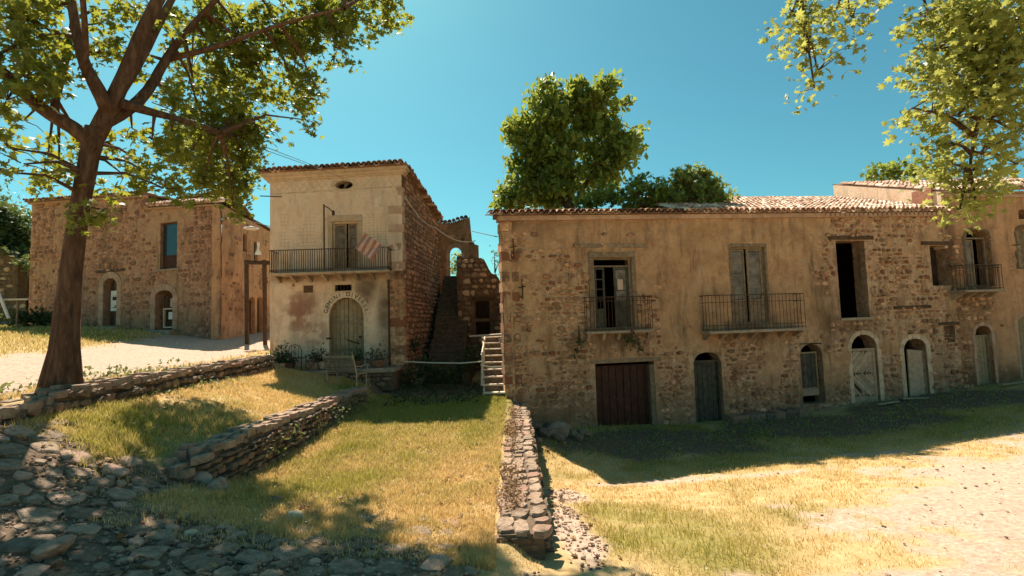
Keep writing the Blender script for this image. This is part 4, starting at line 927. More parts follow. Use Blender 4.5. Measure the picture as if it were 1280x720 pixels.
s_w1 = op(FAS, 303, 292, 308, 315); s_w2 = op(FAS, 316.5, 302, 321.5, 330); s_d = op(FAS, 310.5, 371, 318, 431, 6); s_d2 = op(FAS, 320.5, 371, 328, 431, 6)
opsS = [s_w1, s_w2, s_d, s_d2]
def plAS(x, z):
    n = fbm(x * .9, z * .9, 57); return np.stack([sst(.3, .5, n), x * 0, x * 0], -1)
facade('side_wall', FAS, ha, FAS.w, 2.0, vtAS, opsS, 'wallE', step=.15, amp=.05, pfn=plAS, thick=.4, seed=15)
it = wstones(FAS.w, 2.8, vtAS, [grow(o, .15) for o in opsS], lambda x, z: .75 * (1 - .8 * plAS(np.array([x]), np.array([z]))[0, 0]), hr=(.16, .3), wr=(.2, .55), proud=(.03, .08)); pieces(ha, 'stone', it, STN_A, 'stoneA', FAS, limit=100)
for o in (s_d, s_d2): plank_door(FAS, ha, o['u0'], o['u1'], o['v0'], o['v1'], .2, 'wooddark', 4, vs=o['v1'] - o['arch'], rise=o['arch'])
for o in (s_w1, s_w2):
    frame(FAS, ha, o, .06, .1, .16, 'woodgrey'); q = MB(FAS); q.box(o['u0'] + .06, o['u1'] - .06, .13, .14, o['v0'] + .05, o['v1'] - .06); q.build('pane', 'glass', ha)
shell(FA, ha, FA.w - 5.5, 9.2, 2, 9.3, 'void', y_in=.5, sides=(1, 0), ceil=False); q = MB(FA); q.box(.4, FA.w - 4.5, .5, 8.0, 6.6, 6.8); q.box(FA.w - 4.4, FA.w - 4.2, .5, 8, 2, 9.3); q.build('upper_floor', 'wooddark', ha)
# roofs of A
q = MB(FA); dp = 4.5
_e = FA.I @ FAS.M @ Vector((FAS.w, 0, 0)); SKA = (_e.x - FA.w) / _e.y
def shed(q, x0, x1, z0, z1, y0, dp, pit, th=.05):
    r = (dp - y0) * math.tan(pit); s0 = SKA * max(0, y0); s1 = SKA * dp
    if x1 < FA.w - 1: s0 = s1 = 0
    q.hexa([(x0, y0, z0), (x1 + s0, y0, z1), (x1 + s1, dp, z1 + r), (x0, dp, z0 + r), (x0, y0, z0 + th), (x1 + s0, y0, z1 + th), (x1 + s1, dp, z1 + r + th), (x0, dp, z0 + r + th)])
shed(q, -.25, us, zL0 + .003, zL1 + .003, -.3, 4.5, .06); shed(q, us + .01, FA.w + .2, zR0 + .003, zR1 + .003, -.3, 1.7, .33); shed(q, us + .01, FA.w + .2, zR0 + .69, zR1 + .69, 1.705, 3.4, -.36); shed(q, us + .01, FA.w + .12, zR0 - .08, zR1 + .03, 3.41, 9.3, .0); q.build('roof', 'roofbed', ha)
m = MB(FA); m.box(us - .1, us + 2.6, 1.75, 2.05, zR0, zL1 + .1);   m.build('attic_wall', 'wallA', ha)
q = MB(FA); x0, x1 = us + .05, us + 2.2; shed(q, -.2, us + 0, zL0 - .1, zL1 - .1, -.16, .0, 0, .09); shed(q, us + .02, FA.w + .1, zR0 - .1, zR1 - .1, -.16, .0, 0, .09); q.build('cornice', 'surroundA', ha)
pieces(ha, 'roof_tile', [q_ for q_ in roof_items(us, FA.w + .2, 5, lambda x: vtA(max(x, us + .01)) + .03, y0=-.36, pitch=.33, dx=.23) if q_[1].translation.x < FA.w + .2 + SKA * max(0, q_[1].translation.y)], [TILE['tile']], 'tile', FA, limit=160)
pieces(ha, 'roof_tile', roof_items(-.25, us, 2, lambda x: zL0 + (zL1 - zL0) * x / us + .03, y0=-.36, pitch=.06, dx=.23), [TILE['tiledark']], 'tiledark', FA, limit=100)
pieces(ha, 'roof_tile', roof_items(us, us + 2.7, 2, lambda x: zL1 + .12, y0=1.55, pitch=.06, dx=.23), [TILE['tiledark']], 'tiledark', FA, limit=60)
for (o, wd) in ((a_d1, .35), (a_d2, .32), (a_d0, .32)): surround(FA, ha, o, wd, 'surroundA', .08)
a, b, c, d = a_w['u0'], a_w['u1'], a_w['v0'], a_w['v1']; frame(FA, ha, a_w, .07, .12, .2, 'wooddark'); 
zsp = c + (d - c) * .30; q = MB(FA); q.box(a + .07, b - .07, .15, .16, zsp, d - .07); q.build('pane', 'glass', ha); q = MB(FA); q.box(a + .07, b - .07, .13, .17, c + .05, zsp - .002); q.build('panel', 'redmetal', ha); q = MB(FA); q.bev(a - .2, b + .2, -.12, .1, c - .12, c - .004, .02); q.build('window_sill', 'slab', ha)
def banner(fr, parent, px0, py0, px1, py1, y):
    x0, x1, z0, z1 = fr.rect(px0, py0, px1, py1); q = MB(fr); q.box(x0, x1, y, y + .02, z0, z1); o = q.build('notice_board', 'white', parent, label='tall white printed notice on the arched doorway')
    w_ = x1 - x0; h = z1 - z0; q = MB(fr); q.box(x0 + w_ * .18, x0 + w_ * .55, y - .004, y - .001, z0 + h * .52, z0 + h * .7); q.box(x0 + w_ * .22, x0 + w_ * .9, y - .004, y - .001, z0 + h * .14, z0 + h * .18); q.box(x0 + w_ * .4, x0 + w_ * .6, y - .004, y - .001, z0 + h * .2, z0 + h * .28); q.box(x0 + w_ * .15, x0 + w_ * .9, y - .004, y - .001, z0 + h * .73, z0 + h * .745); q.build('print', 'black', o)
a, b, c, d = a_d1['u0'], a_d1['u1'], a_d1['v0'], a_d1['v1']; plank_door(FA, ha, a, b, c, d, .32, 'wooddark', 4, vs=d - a_d1['arch'], rise=a_d1['arch']); banner(FA, ha, 133, 363, 146, 388.5, .22)
a, b, c, d = a_d2['u0'], a_d2['u1'], a_d2['v0'], a_d2['v1']; plank_door(FA, ha, a, b, c, d, .4, 'wooddark', 4, vs=d - a_d2['arch'], rise=a_d2['arch'])
x0, x1, z0, z1 = FA.rect(199, 385, 214, 410); m = MB(FA); t = .07; m.box(x0, x0 + t, .2, .28, z0, z1); m.box(x1 - t, x1, .2, .28, z0, z1); m.box(x0 + t, x1 - t, .2, .28, z1 - t, z1); m.box(x0 + t, x1 - t, .2, .28, z0, z0 + t); o = m.build('inner_frame', 'surround', ha)
x0, x1, z0, z1 = FA.rect(205, 390, 214, 399); m = MB(FA); m.box(x0, x1, .24, .26, z0, z1); m.build('notice', 'white', o)
for (px, py, r) in ((208, 378, .09),): x, z = FA.uv(px, py); m = MB(FA); m.box(x - .1, x + .1, .28, .3, z - .22, z + .22); m.build('emblem', 'palecloth', ha)
a, b, c, d = a_d0['u0'], a_d0['u1'], a_d0['v0'], a_d0['v1']; plank_door(FA, ha, a, b, c, d, .3, 'woodgrey', 4, vs=d - a_d0['arch'], rise=a_d0['arch'])
lintel(FA, ha, 122, 337, 158, 340, 'wooddark')
m = MB(FA); x, z = FA.uv(135, 409); m.bev(x - 1.2, x + 1.6, -.8, -.05, z - .4, z - .02, .04, .02); m.build('doorstep', 'slab', ha)
m = MB(FA); x, z = FA.uv(207, 413); m.bev(x - .9, x + .9, -.5, -.05, z - .3, z + .02, .04, .02); m.build('doorstep', 'slab', ha)
# ================================================================ RUIN AND STAIRS BETWEEN THE HOUSES
FD = Fr(P(522, 300, 27).xy, P(598, 300, 27.2).xy); hd = thing('ruined_gatehouse', 'roofless ruined house with arched doorway at the head of the stone stair', 'ruin', fr=FD)
d_o = op(FD, 562, 308, 577, 346, 8); vt = FD.uv(560, 277)[1]
def vtD(x): return vt + .12 * math.sin(x * 3) - (1.3 if x > FD.w - .35 else 0)
facade('front_wall', FD, hd, FD.w, 1.0, vtD, [d_o], 'wallE', step=.1, amp=.05, thick=.5, seed=61, pfn=lambda x, z: np.stack([sst(.4, .6, fbm(x, z, 61)), fbm(x * 2, z * 2, 62) * .6, x * 0], -1))
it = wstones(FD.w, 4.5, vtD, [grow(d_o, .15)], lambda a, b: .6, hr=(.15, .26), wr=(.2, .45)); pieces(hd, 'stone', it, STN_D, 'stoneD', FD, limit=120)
surround(FD, hd, d_o, .16, 'surroundA', .06)
m = MB(FD); m.box(-.3, .1, .5, 3, 1, vt - .4); m.box(FD.w - .4, FD.w, .5, 2.2, 1, vt - 1.6); m.build('side_walls', 'wallE', hd)
pieces(hd, 'roof_tile', roof_items(-.1, FD.w - .5, 2, lambda x: vtD(x) + .02, y0=-.2, pitch=.1), [TILE['tiledark']], 'tiledark', FD, limit=60)
FR = Fr(P(572, 380, 23.5).xy, P(634, 380, 23.5).xy); hr_ = thing('rubble_ruin_wall', 'broken rubble wall with small square window beside the dark stone stair', 'ruin', fr=FR)
r_o = op(FR, 594, 376, 612, 398); r_o2 = op(FR, 594, 402, 613, 420)
zr = [FR.uv(x, y)[1] for x, y in ((575, 322), (600, 320), (612, 336), (628, 356))]; ur = [FR.uv(x, 340)[0] for x in (575, 600, 612, 628)]
vtR = lambda x: float(np.interp(x, ur, zr)) + .1 * math.sin(x * 11)
facade('front_wall', FR, hr_, FR.w, .6, vtR, [r_o, r_o2], 'wallD', step=.1, amp=.06, thick=.5, seed=71)
it = wstones(FR.w, .8, vtR, [grow(r_o, .08), grow(r_o2, .08)], lambda a, b: .97, hr=(.18, .3), wr=(.22, .42), proud=(.05, .11)); pieces(hr_, 'stone', it, STN_D, 'stoneD', FR)
lintel(FR, hr_, 590, 371, 616, 375.5); m = MB(FR); m.box(0, FR.w - .4, 1.2, 1.4, .6, 5.2); m.build('inner_wall', 'void', hr_)
# stone stair
x0, x1 = P(517, 400, 21).x, P(583, 400, 22).x; x1 = FR.A.x + .3
ss = thing('stone_stair', 'steep shaded stone stair climbing between the balcony house and the ruin', 'stairs', (-3.0, 19.6, 1.2))
zt_ = FD.uv(570, 346)[1]; N = 25
for k in range(N):
    y = 20.2 + (26.8 - 20.2) * k / N; z = 1.2 + (zt_ - 1.2) * (k + 1) / N
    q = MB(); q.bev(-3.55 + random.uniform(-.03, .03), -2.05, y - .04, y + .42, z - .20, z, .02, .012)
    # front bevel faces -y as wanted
    q.build('step', 'shadestep', ss)
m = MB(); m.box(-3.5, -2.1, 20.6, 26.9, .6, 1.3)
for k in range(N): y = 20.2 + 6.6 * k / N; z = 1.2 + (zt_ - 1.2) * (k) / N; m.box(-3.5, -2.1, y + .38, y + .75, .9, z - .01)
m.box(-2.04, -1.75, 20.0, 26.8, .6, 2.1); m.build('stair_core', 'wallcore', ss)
# ================================================================ WOODEN STEPS beside the long house
ws = thing('wooden_steps', 'sunlit open wooden steps with pole handrail beside the corner of the long house', 'steps', (-.55, 17.2, 1.1))
n = 9; ya, yb = 17.0, 20.4; za, zb = 1.28, 3.02
def xs(y): return (-.98 + (y - ya) * -.0 , -.32 - (y - ya) * .01)
for k in range(n):
    t = k / (n - 1); y = ya + (yb - ya) * t; z = za + (zb - za) * t; a, b = P(604, 450, y).x, P(631, 450, y).x
    q = MB(); q.bev(a - .04, b, y - .05, y + .16, z - .05, z, .01, .01); q.build('tread', 'rope', ws)
    q = MB(); q.box(a, b, y + .1, y + .14, z - .24, z - .052); q.build('riser', 'woodgrey', ws)
for px in (604, 631):
    q = MB(); q.beam((P(px, 450, ya).x - .0, ya, za - .2), (P(px, 450, yb).x, yb, zb - .2), .05, .2); q.build('stringer', 'rope', ws)
for (px, py0, py1, D) in ((602, 440, 482, 16.8), (604.5, 424, 455, 18.4), (605, 421, 440, 20)):
    q = MB(); a = P(px, py1, D); b = P(px + 1, py0, D); q.tube([a, b], .035, 6, wob=.1); q.build('post', 'rope', ws)
q = MB(); q.tube([P(601, 456, 16.8), P(613, 459, 16.85), P(629, 458, 16.95)], .035, 6); q.build('cross_pole', 'rope', ws)
q = MB(); q.tube([P(602, 444, 16.8), P(605, 428, 18.4), P(606, 421, 20.2)], .028, 6); q.build('handrail', 'rope', ws)
rp = thing('rope_barrier', 'thin pale pole stretched across the shaded alley to the wooden steps', 'barrier', P(510, 453, 17.6))
q = MB(); q.tube([P(506, 452, 18.2), P(540, 453.5, 17.7), P(575, 454, 17.2), P(602, 452, 16.8)], .022, 6); q.build('pole', 'rope', rp)
lb = thing('upper_handrail', 'pale timber rail spanning from the ruin to the long house above the steps', 'rail', P(588, 420, 21)); q = MB(); q.tube([P(587, 420.5, 21.5), P(610, 419, 21.2), P(629, 417.5, 20.8)], .04, 6); q.build('rail', 'rope', lb)
# ================================================================ TERRACE AND RETAINING WALLS
tr = thing('stone_terrace', 'low stone terrace in front of the lettered arched door', 'terrace', (-7, 18.9, 1.5))
m = MB(); m.box(-9.2, -4.25, 18.15, 19.48, 1.3, 2.0); m.build('terrace_core', 'wallcore', tr)
y = 18.05
while y < 19.4:
    x = -9.25; dy = random.uniform(.3, .5)
    while x < -4.3:
        dx = random.uniform(.35, .8); q = MB(); q.box(x + .01, min(x + dx, -4.2) - .01, y + .01, min(y + dy, 19.46) - .01, 1.95, 2.06 + random.uniform(-.012, .012), .01); q.build('slab', 'slab', tr); x += dx
    y += dy
Ft = Fr((-9.22, 18.12), (-4.24, 18.12)); it = wstones(4.98, 1.45, lambda x: 1.95, [], lambda a, b: 1, hr=(.14, .2), wr=(.25, .5), proud=(.04, .09)); pieces(tr, 'stone', it, STN_W, 'stoneW', Ft)
# stone block step to the right of the arched door
def drywall(name, label, A, B, zt, zb, th, group=None, capw=(.16, .36), end=True, wr=(.13, .36), hr=(.08, .17), rows=3, capz=.04, endz=None, caps=None):
    fr = Fr(A, B); t = thing(name, label, 'wall', fr=fr, group=group); m = MB(fr); K = 14
    for k in range(K):
        a = fr.w * k / K; b = fr.w * (k + 1) / K
        m.hexa([(a, .05, zb(a) - .5), (b, .05, zb(b) - .5), (b, th - .03, zb(b) - .5), (a, th - .03, zb(a) - .5), (a, .05, zt(a) - .05), (b, .05, zt(b) - .05), (b, th - .03, zt(b) - .05), (a, th - .03, zt(a) - .05)])
    m.build('core', 'wallcore', t)
    z0 = min(zb(0), zb(fr.w), zb(fr.w / 2)) - .15
    it = []; ic = []
    it0 = wstones(fr.w, z0, lambda x: zt(min(max(x, 0), fr.w)) - .05, [], lambda x, z: 1.0 if z > zb(x) - .3 else 0, hr=hr, wr=wr, proud=(.07, .15), base=.05, gap=.012); it += it0
    # cap stones laid flat
    y = 0.0; cw = (th + .02) / rows
    for r in range(rows):
        x = -.03
        while x < fr.w:
            L = random.uniform(*capw); cy = (r + .5) * cw + random.uniform(-.03, .03) - .02
            T = Matrix.Translation((x + L / 2 + random.uniform(-.06, .06), cy, zt(min(x + L / 2, fr.w)) - .06)) @ Matrix.Rotation(random.uniform(-.15, .15), 4, 'Z') @ Matrix.Rotation(-math.pi / 2 + random.uniform(-.04, .04), 4, 'X') @ Matrix.Diagonal((L - .01, random.uniform(capz * .8, capz * 1.5) + .03, cw * random.uniform(.9, 1.12), 1))
            ic.append((random.randrange(8), T)); x += L
    if end:
        F2 = Fr((fr.A + fr.n * th).xy, fr.A.xy); i2 = wstones(F2.w, z0, lambda x: zt(0) - .05, [], lambda x, z: 1.0 if z > zb(0) - .35 else 0, hr=hr, wr=(.18, .34), proud=(.06, .12), base=.05, gap=.012)
        it += [(i, fr.I @ F2.M @ mm) for i, mm in i2]
    pieces(t, 'stone', it, BLK, 'stoneW', fr); pieces(t, 'cap_stone', ic, CAPS, 'capstone', fr); return t
def hz(fr): pass
L1 = (W1B - W1A).length
f1 = Fr(W1A, W1B); drywall('retaining_wall', 'dry stone retaining wall running from the plane tree along the road edge', W1A, W1B, lambda u_: 2.50 + .22 * min(1, u_ / 1.6) - .04 * u_ / 11 + .025 * math.sin(u_ * 5), lambda u_: H((W1A + (W1B - W1A) * min(max(u_, 0) / L1, 1)).x + .35, (W1A + (W1B - W1A) * min(max(u_, 0) / L1, 1)).y), .5, end=True)
drywall('retaining_wall', 'middle dry stone wall with pale slab top between the two lawns', (W2X + .22, 7.3), (W2X + .05, 16.6), lambda u_: 1.80 - .17 * u_ / 9.3 + .03 * math.sin(u_ * 4) - .25 * max(0, 1 - u_ / .7), lambda u_: H(W2X + .7, 7.3 + u_), .5, capw=(.18, .42))
drywall('retaining_wall', 'low stone wall edging the lawn and ending in the foreground beside the path', (.34, 6.25), (.33, 16.7), lambda u_: 1.06 - .09 * u_ / 10 + .02 * math.sin(u_ * 3), lambda u_: H(.75, 6.25 + u_), .62, capw=(.16, .42), rows=3, wr=(.2, .4), capz=.015)
# ================================================================ LOOSE STONES
def rock(name, label, cat, p, s, mat='stoneW', group=None, seed=0, flat=.7):
    bm = bmesh.new(); bmesh.ops.create_icosphere(bm, subdivisions=2, radius=.5); rr = random.Random(seed)
    pl = [(Vector((rr.uniform(-1, 1), rr.uniform(-1, 1), rr.uniform(-.6, 1))).normalized(), rr.uniform(.26, .40)) for _ in range(9)]
    for v in bm.verts:
        for nrm, dd in pl:
            k = v.co.dot(nrm)
            if k > dd: v.co -= nrm * (k - dd)
        v.co.z *= flat
    bm.transform(Matrix.Rotation(rr.uniform(0, 6), 4, 'Z') @ Matrix.Rotation(rr.uniform(-.3, .3), 4, 'X') @ Matrix.Diagonal((s, s * rr.uniform(.6, .95), s, 1)))
    me = bpy.data.meshes.new(name); bm.to_mesh(me); bm.free(); o = link(name, me, mat, M=Matrix.Translation(p)); return tag(o, label, cat, group)
RB = [(664, 540, 16.2, .34), (668, 530, 16.4, .4), (680, 549, 16.0, .45), (690, 555, 15.9, .5), (700, 556, 15.6, .55), (697, 541, 16.2, .78), (708, 531, 16.3, .5), (716, 551, 16.0, .42), (728, 546, 16.4, .36), (724, 556, 15.7, .4), (674, 559, 15.3, .34), (686, 538, 16.7, .4), (735, 552, 16.2, .3), (706, 568, 15.1, .28)]
lab = {5: 'large pale angular block topping the rubble heap by the long house', 0: 'small stone of the rubble heap nearest the low wall'}
for i, (px, py, D, s) in enumerate(RB):
    p = P(px, py, D); p.z = max(p.z - .1, H(p.x, D) + s * .15); rock('rubble_stone', lab.get(i, 'fallen brown stone in the rubble heap at the foot of the long house'), 'stone', p, s * 1.15, 'slab' if i == 5 else 'stoneW', 'rubble stones at the foot of the long house', 100 + i)
def gpt(px, py):
    z = 1.0
    for _ in range(25):
        r = ray(px, py); k = (z - CAM.z) / r.z; q = CAM + r * k; z = .5 * z + .5 * H(q.x, q.y)
    return Vector((q.x, q.y, H(q.x, q.y)))
for i, (px, py, s, lb_) in enumerate([(247, 604, .5, 'broad weathered stone at the foot of the middle wall end'), (275, 614, .55, 'pointed boulder lying below the middle wall end'), (368, 648, .34, 'pale sunlit stone at the edge of the dappled lawn'), (238, 668, .16, 'small white pebble on the dark cobbles'), (345, 626, .22, 'thin slanted stone between cobbles and grass'), (640, 664, .42, 'sunlit stone embedded at the near end of the low wall'), (668, 660, .3, 'broken stone at the foot of the low wall corner'), (62, 692, .42, 'squared grey block set in the cobbles at lower left')]):
    p = gpt(px, py); rock('loose_stone', lb_, 'stone', p + Vector((0, 0, s * .12)), s, 'surround' if i in (2, 3, 5) else 'cobble', None, 300 + i, .45)
# cobbles: the large ones are parts of the ground
it = []; acc = np.zeros((0, 3))
for k in range(9000):
    cx = random.uniform(-8, .3); cy = random.uniform(3.2, 7.6); r_ = random.choice((.07, .09, .11, .13, .16, .19)) if k > 1500 else random.uniform(.14, .22)
    if abs(cx - W3X) < .5 and cy > 6.0: continue
    if cx < -6.6 and cy > 6.1: continue
    if cy > 6.8 and cx > -4.4: continue
    if abs(cx - W2X) < .5 and cy > 7.0: continue
    if len(acc) and (np.hypot(acc[:, 0] - cx, acc[:, 1] - cy) < (acc[:, 2] + r_) * .86).any(): continue
    g, s_, dd = covers(np.array([cx]), np.array([cy])); kk = float(dd[0]) * 1.1
    if kk < .15: kk = .15 if cx < -.8 and cy < 7 else 0
    if random.random() > kk: continue
    acc = np.vstack([acc, [[cx, cy, r_]]])
    hx = (H(cx + .12, cy) - H(cx - .12, cy)) / .24; hy = (H(cx, cy + .12) - H(cx, cy - .12)) / .24; nq = Vector((0, 0, 1)).rotation_difference(Vector((-hx, -hy, 1)).normalized()).to_matrix().to_4x4()
    T = Matrix.Translation((cx, cy, H(cx, cy) + random.uniform(-.004, .012))) @ nq @ Matrix.Rotation(-math.pi / 2 + random.uniform(-.05, .05), 4, 'X') @ Matrix.Rotation(random.uniform(0, 6.28), 4, 'Y') @ Matrix.Diagonal((2.0 * r_, random.uniform(.012, .032), 2.0 * r_ * random.uniform(.72, 1.0), 1)); it.append((random.randrange(8), T))
pieces(GROUND, 'cobble', it, COB, 'cobble', limit=300, rest='cobble_field')
# pebbles and litter
it = []
for _ in range(7500):
    if random.random() < .8: cx, cy = random.uniform(-7, .2), random.uniform(3.6, 7.2)
    elif random.random() < .5: cx, cy = random.uniform(.5, 1.3), random.uniform(5, 12)
    else: cx, cy = random.uniform(1, 18), random.uniform(4.6, 12)
    g, s_, dd = covers(np.array([cx]), np.array([cy]))
    if max(float(s_[0]), float(dd[0])) < random.uniform(.2, .8): continue
    r_ = random.choice((.02, .025, .03, .04, .06)); T = Matrix.Translation((cx, cy, H(cx, cy) + .012)) @ Matrix.Rotation(random.uniform(0, 6.3), 4, 'Z') @ Matrix.Rotation(-math.pi / 2, 4, 'X') @ Matrix.Diagonal((r_, r_ * .22, r_ * .8, 1)); it.append((random.randrange(8), T))
pb = tag(bpy.data.objects.new('pebbles', None), 'scattered pebbles on the cobbled slope and dusty path', 'pebbles'); bpy.data.objects.remove(pb)
arr = [var_arrays(v) for v in COB]; Vs = []; Fs = []; o_ = 0
for vi, T in it: V, F = arr[vi]; T = np.array(T); Vs.append(V @ T[:3, :3].T + T[:3, 3]); Fs.append(F + o_); o_ += len(V)
tag(link('gravel', np_mesh('gravel', np.vstack(Vs), np.vstack(Fs)), 'cobble'), 'pebbles and grit scattered over the cobbled slope and dusty path', 'gravel', kind='stuff')
# ================================================================ THINGS IN FRONT OF THE MIDDLE HOUSE
# bench, seen from behind its left end
bn = thing('garden_bench', 'weathered wooden slat bench with pale curved metal arm turned from the camera', 'bench', (-5.35, 17.0, 1.62)); 
Bf = Matrix.Translation((-5.6, 16.7, H(-5.6, 17.0))) @ Matrix.Rotation(R(152), 4, 'Z')
FBn = Fr((0, 0), (1, 0)); FBn.M = Bf; FBn.I = Bf.inverted()
for k in range(5): q = MB(FBn); y = -.42 + k * .09; q.bev(-.65, .65, y, y + .07, .42, .445, .008); q.build('seat_slat', 'woodgrey', bn)
for k in range(6): q = MB(FBn); z = .5 + k * .085; q.bev(-.65, .65, .05 + k * .022, .075 + k * .022, z, z + .07, .006); q.build('back_slat', 'woodgrey', bn)
for s in (-.66, .66):
    q = MB(FBn); q.tube([(s, -.42, 0), (s, -.43, .40), (s, -.46, .6), (s, -.50, .66), (s, -.44, .69), (s, -.2, .63), (s, .08, .66)], .02, 6); q.tube([(s, .0, 0), (s, .0, .42), (s, .07, .7), (s, .18, 1.05)], .022, 6); q.tube([(s, -.43, .4), (s, 0, .4)], .018, 6); q.build('arm_frame', 'palecloth' if s > 0 else 'woodpale', bn)
# round garden table with chair and potted plants
tz = 2.06
tb = thing('iron_garden_chair', 'dark wrought iron garden chair with hooped back by the pink wall', 'chair', (-7.75, 18.6, tz))
cx, cy = P(372, 455, 18.6).x, 18.6
q = MB(); q.tube([(cx - .22, cy - .2, tz), (cx - .22, cy - .2, tz + .45)], .014, 5); q.tube([(cx + .22, cy - .2, tz), (cx + .22, cy - .2, tz + .45)], .014, 5); q.tube([(cx - .22, cy + .2, tz), (cx - .22, cy + .2, tz + .45)], .014, 5); q.tube([(cx + .22, cy + .2, tz), (cx + .22, cy + .2, tz + .45)], .014, 5)
q.build('legs', 'iron', tb); q = MB(); q.tube([(cx - .24, cy, tz + .45), (cx, cy - .02, tz + .46), (cx + .24, cy, tz + .45)], .1, 8); 
q = MB(); q.box(cx - .23, cx + .23, cy - .22, cy + .22, tz + .44, tz + .465, .004); q.build('seat', 'iron', tb)
q = MB(); q.tube([(cx - .23, cy - .21, tz + .46), (cx - .23, cy - .22, tz + .75), (cx - .15, cy - .22, tz + .9), (cx, cy - .22, tz + .95), (cx + .15, cy - .22, tz + .9), (cx + .23, cy - .22, tz + .75), (cx + .23, cy - .21, tz + .46)], .014, 6)
for k in (-.12, 0, .12): q.tube([(cx + k, cy - .22, tz + .46), (cx + k, cy - .22, tz + .92)], .008, 5)
q.build('backrest', 'iron', tb)
tt = thing('garden_table', 'small dark slatted garden table beside the iron chair', 'table', (cx + .65, cy, tz)); q = MB(); q.tube([(cx + .42, cy - .2, tz), (cx + .9, cy + .2, tz + .66)], .016, 5); q.tube([(cx + .9, cy - .2, tz), (cx + .42, cy + .2, tz + .66)], .016, 5); q.build('legs', 'iron', tt)
for k in range(5): q = MB(); q.box(cx + .38, cx + .95, cy - .25 + k * .1, cy - .17 + k * .1, tz + .66, tz + .685); q.build('top_slat', 'woodpale', tt)
def pot(x, y, z, r, h, label, mat='tiledark'):
    t = thing('potted_plant', label, 'potted plant', (x, y, z)); q = MB(); q.tube([(x, y, z), (x, y, z + h * .8), (x, y, z + h * .81), (x, y, z + h)], [r * .7, r, r * 1.1, r * 1.1], 12); q.build('pot', mat, t); return t
# ================================================================ FLAG, CLOTH, WIRES, GATE
fl = thing('striped_flag', 'faded red and white striped flag draped over the balcony rail', 'flag', FB.M @ Vector((FB.uv(462, 310)[0], -.8, zbal + .6)))
p0 = Vector((FB.uv(456, 291, -.82)[0], -.84, FB.uv(456, 291, -.82)[1])); p1 = Vector((FB.uv(478, 306, -.82)[0], -.86, FB.uv(478, 306, -.82)[1])); dn = (Vector((FB.uv(442, 314, -.82)[0], -.84, FB.uv(442, 314, -.82)[1])) - p0) * .85
for k in range(7):
    q = MB(FB); M_ = 8; vs = []; 
    for i in range(M_ + 1):
        for s in (k / 7, (k + 1) / 7):
            pt = p0 + (p1 - p0) * s + dn * (i / M_); y = pt.y + .05 * math.sin(s * 9 + i * .5); vs.append((pt.x, y, pt.z))
            vs.append((pt.x, y + .006, pt.z))
    fs = []
    for i in range(M_):
        a = i * 4; fs += [(a, a + 2, a + 6, a + 4), (a + 1, a + 5, a + 7, a + 3)]
    q.add(vs, fs); q.build('stripe', 'redcloth' if k % 2 == 0 else 'palecloth', fl)
q = MB(FB); q.tube([p1 + (p0 - p1) * 1.05, p1 + (p1 - p0) * .25], .014, 5); q.build('flagstaff', 'woodpale', fl)
fz = FB.uv(336, 335)[1]
cl = thing('white_pennant', 'small white cloth hanging from the left corner of the balcony', 'cloth', FB.M @ Vector((-.06, -.3, fz)))
q = MB(FB); vs = []; K = 7
for i in range(K + 1):
    t = i / K; z = FB.uv(333, 305)[1] * (1 - t) + FB.uv(333, 321)[1] * t; wd = .03 + .07 * t * (1 + .3 * math.sin(9 * t)); 
    for s in (-1, 0, 1): vs += [(-.2 + s * wd, -.55 + .04 * math.sin(6 * t + s), z)]
fs = [(i * 3 + j, i * 3 + j + 1, i * 3 + j + 4, i * 3 + j + 3) for i in range(K) for j in (0, 1)]; q.add(vs, fs); q.build('fabric', 'white', cl)
def cable(label, pts, r=.012, mat='darkcable', sag=0, cat='cable', name='overhead_cable'):
    q = MB(); P0 = [Vector(p) for p in pts]; out = []
    for i in range(len(P0) - 1):
        for k in range(8): t = k / 8; p = P0[i].lerp(P0[i + 1], t); p.z -= sag * 4 * t * (1 - t); out.append(p)
    out.append(P0[-1]); q.tube(out, r, 5); o = q.build(name, mat); return tag(o, label, cat)
cable('pale cable sagging from the balcony house side wall to the ruin arch', [P(506, 245, 19.3), P(545, 285, 21), P(594, 301, 23.4)], .022, 'cable', .25)
cable('dark wire from the ruin to the corner of the long house eave', [P(590, 289, 24), P(622, 296, 17.2)], .016)
cable('upper of two thin wires from the plane tree to the balcony house roof', [P(190, 128, 9), P(330, 183, 12), P(400, 210, 19.2)], .009)
cable('lower thin wire from the plane tree to the oval window of the balcony house', [P(215, 150, 9), P(330, 187, 12), P(428, 222, 19.2)], .008)
cable('wire crossing the gap from the stone house to the balcony house', [P(302, 274, 26), P(338, 283, 19.5)], .014)
cable('two part stay wire sticking out left of the balcony house cornice', [P(325, 245, 18.8), P(352, 246, 19.4)], .02)
sl_ = thing('hanging_street_lamp', 'pale disc shaped street lamp hung on a wire near the stone house gable', 'street lamp', P(314, 286, 24)); p = P(314, 286, 24); q = MB(); q.tube([p + Vector((0, 0, .12)), p + Vector((0, 0, .06)), p, p - Vector((0, 0, .04))], [.06, .3, .34, .2], 14); q.build('lamp_shade', 'white', sl_); q = MB(); q.tube([p + Vector((0, 0, .1)), p + Vector((-.5, 1.2, .25))], .012, 5); q.build('hanger', 'iron', sl_)
gt = thing('timber_portal', 'dark timber portal frame standing between stone house and balcony house', 'frame', P(321, 435, 23.5))
for px in (309, 331.5): q = MB(); a = P(px, 437, 23.5); a.z = H(a.x, a.y) - .1; b = P(px - 1, 325, 23.5); q.beam(a, b, .14, .14, Vector((0, 1, 0))); q.build('post', 'wooddark', gt)
q = MB(); q.beam(P(307, 328, 23.48), P(339, 328.5, 23.48), .14, .17); q.build('cross_beam', 'wooddark', gt)
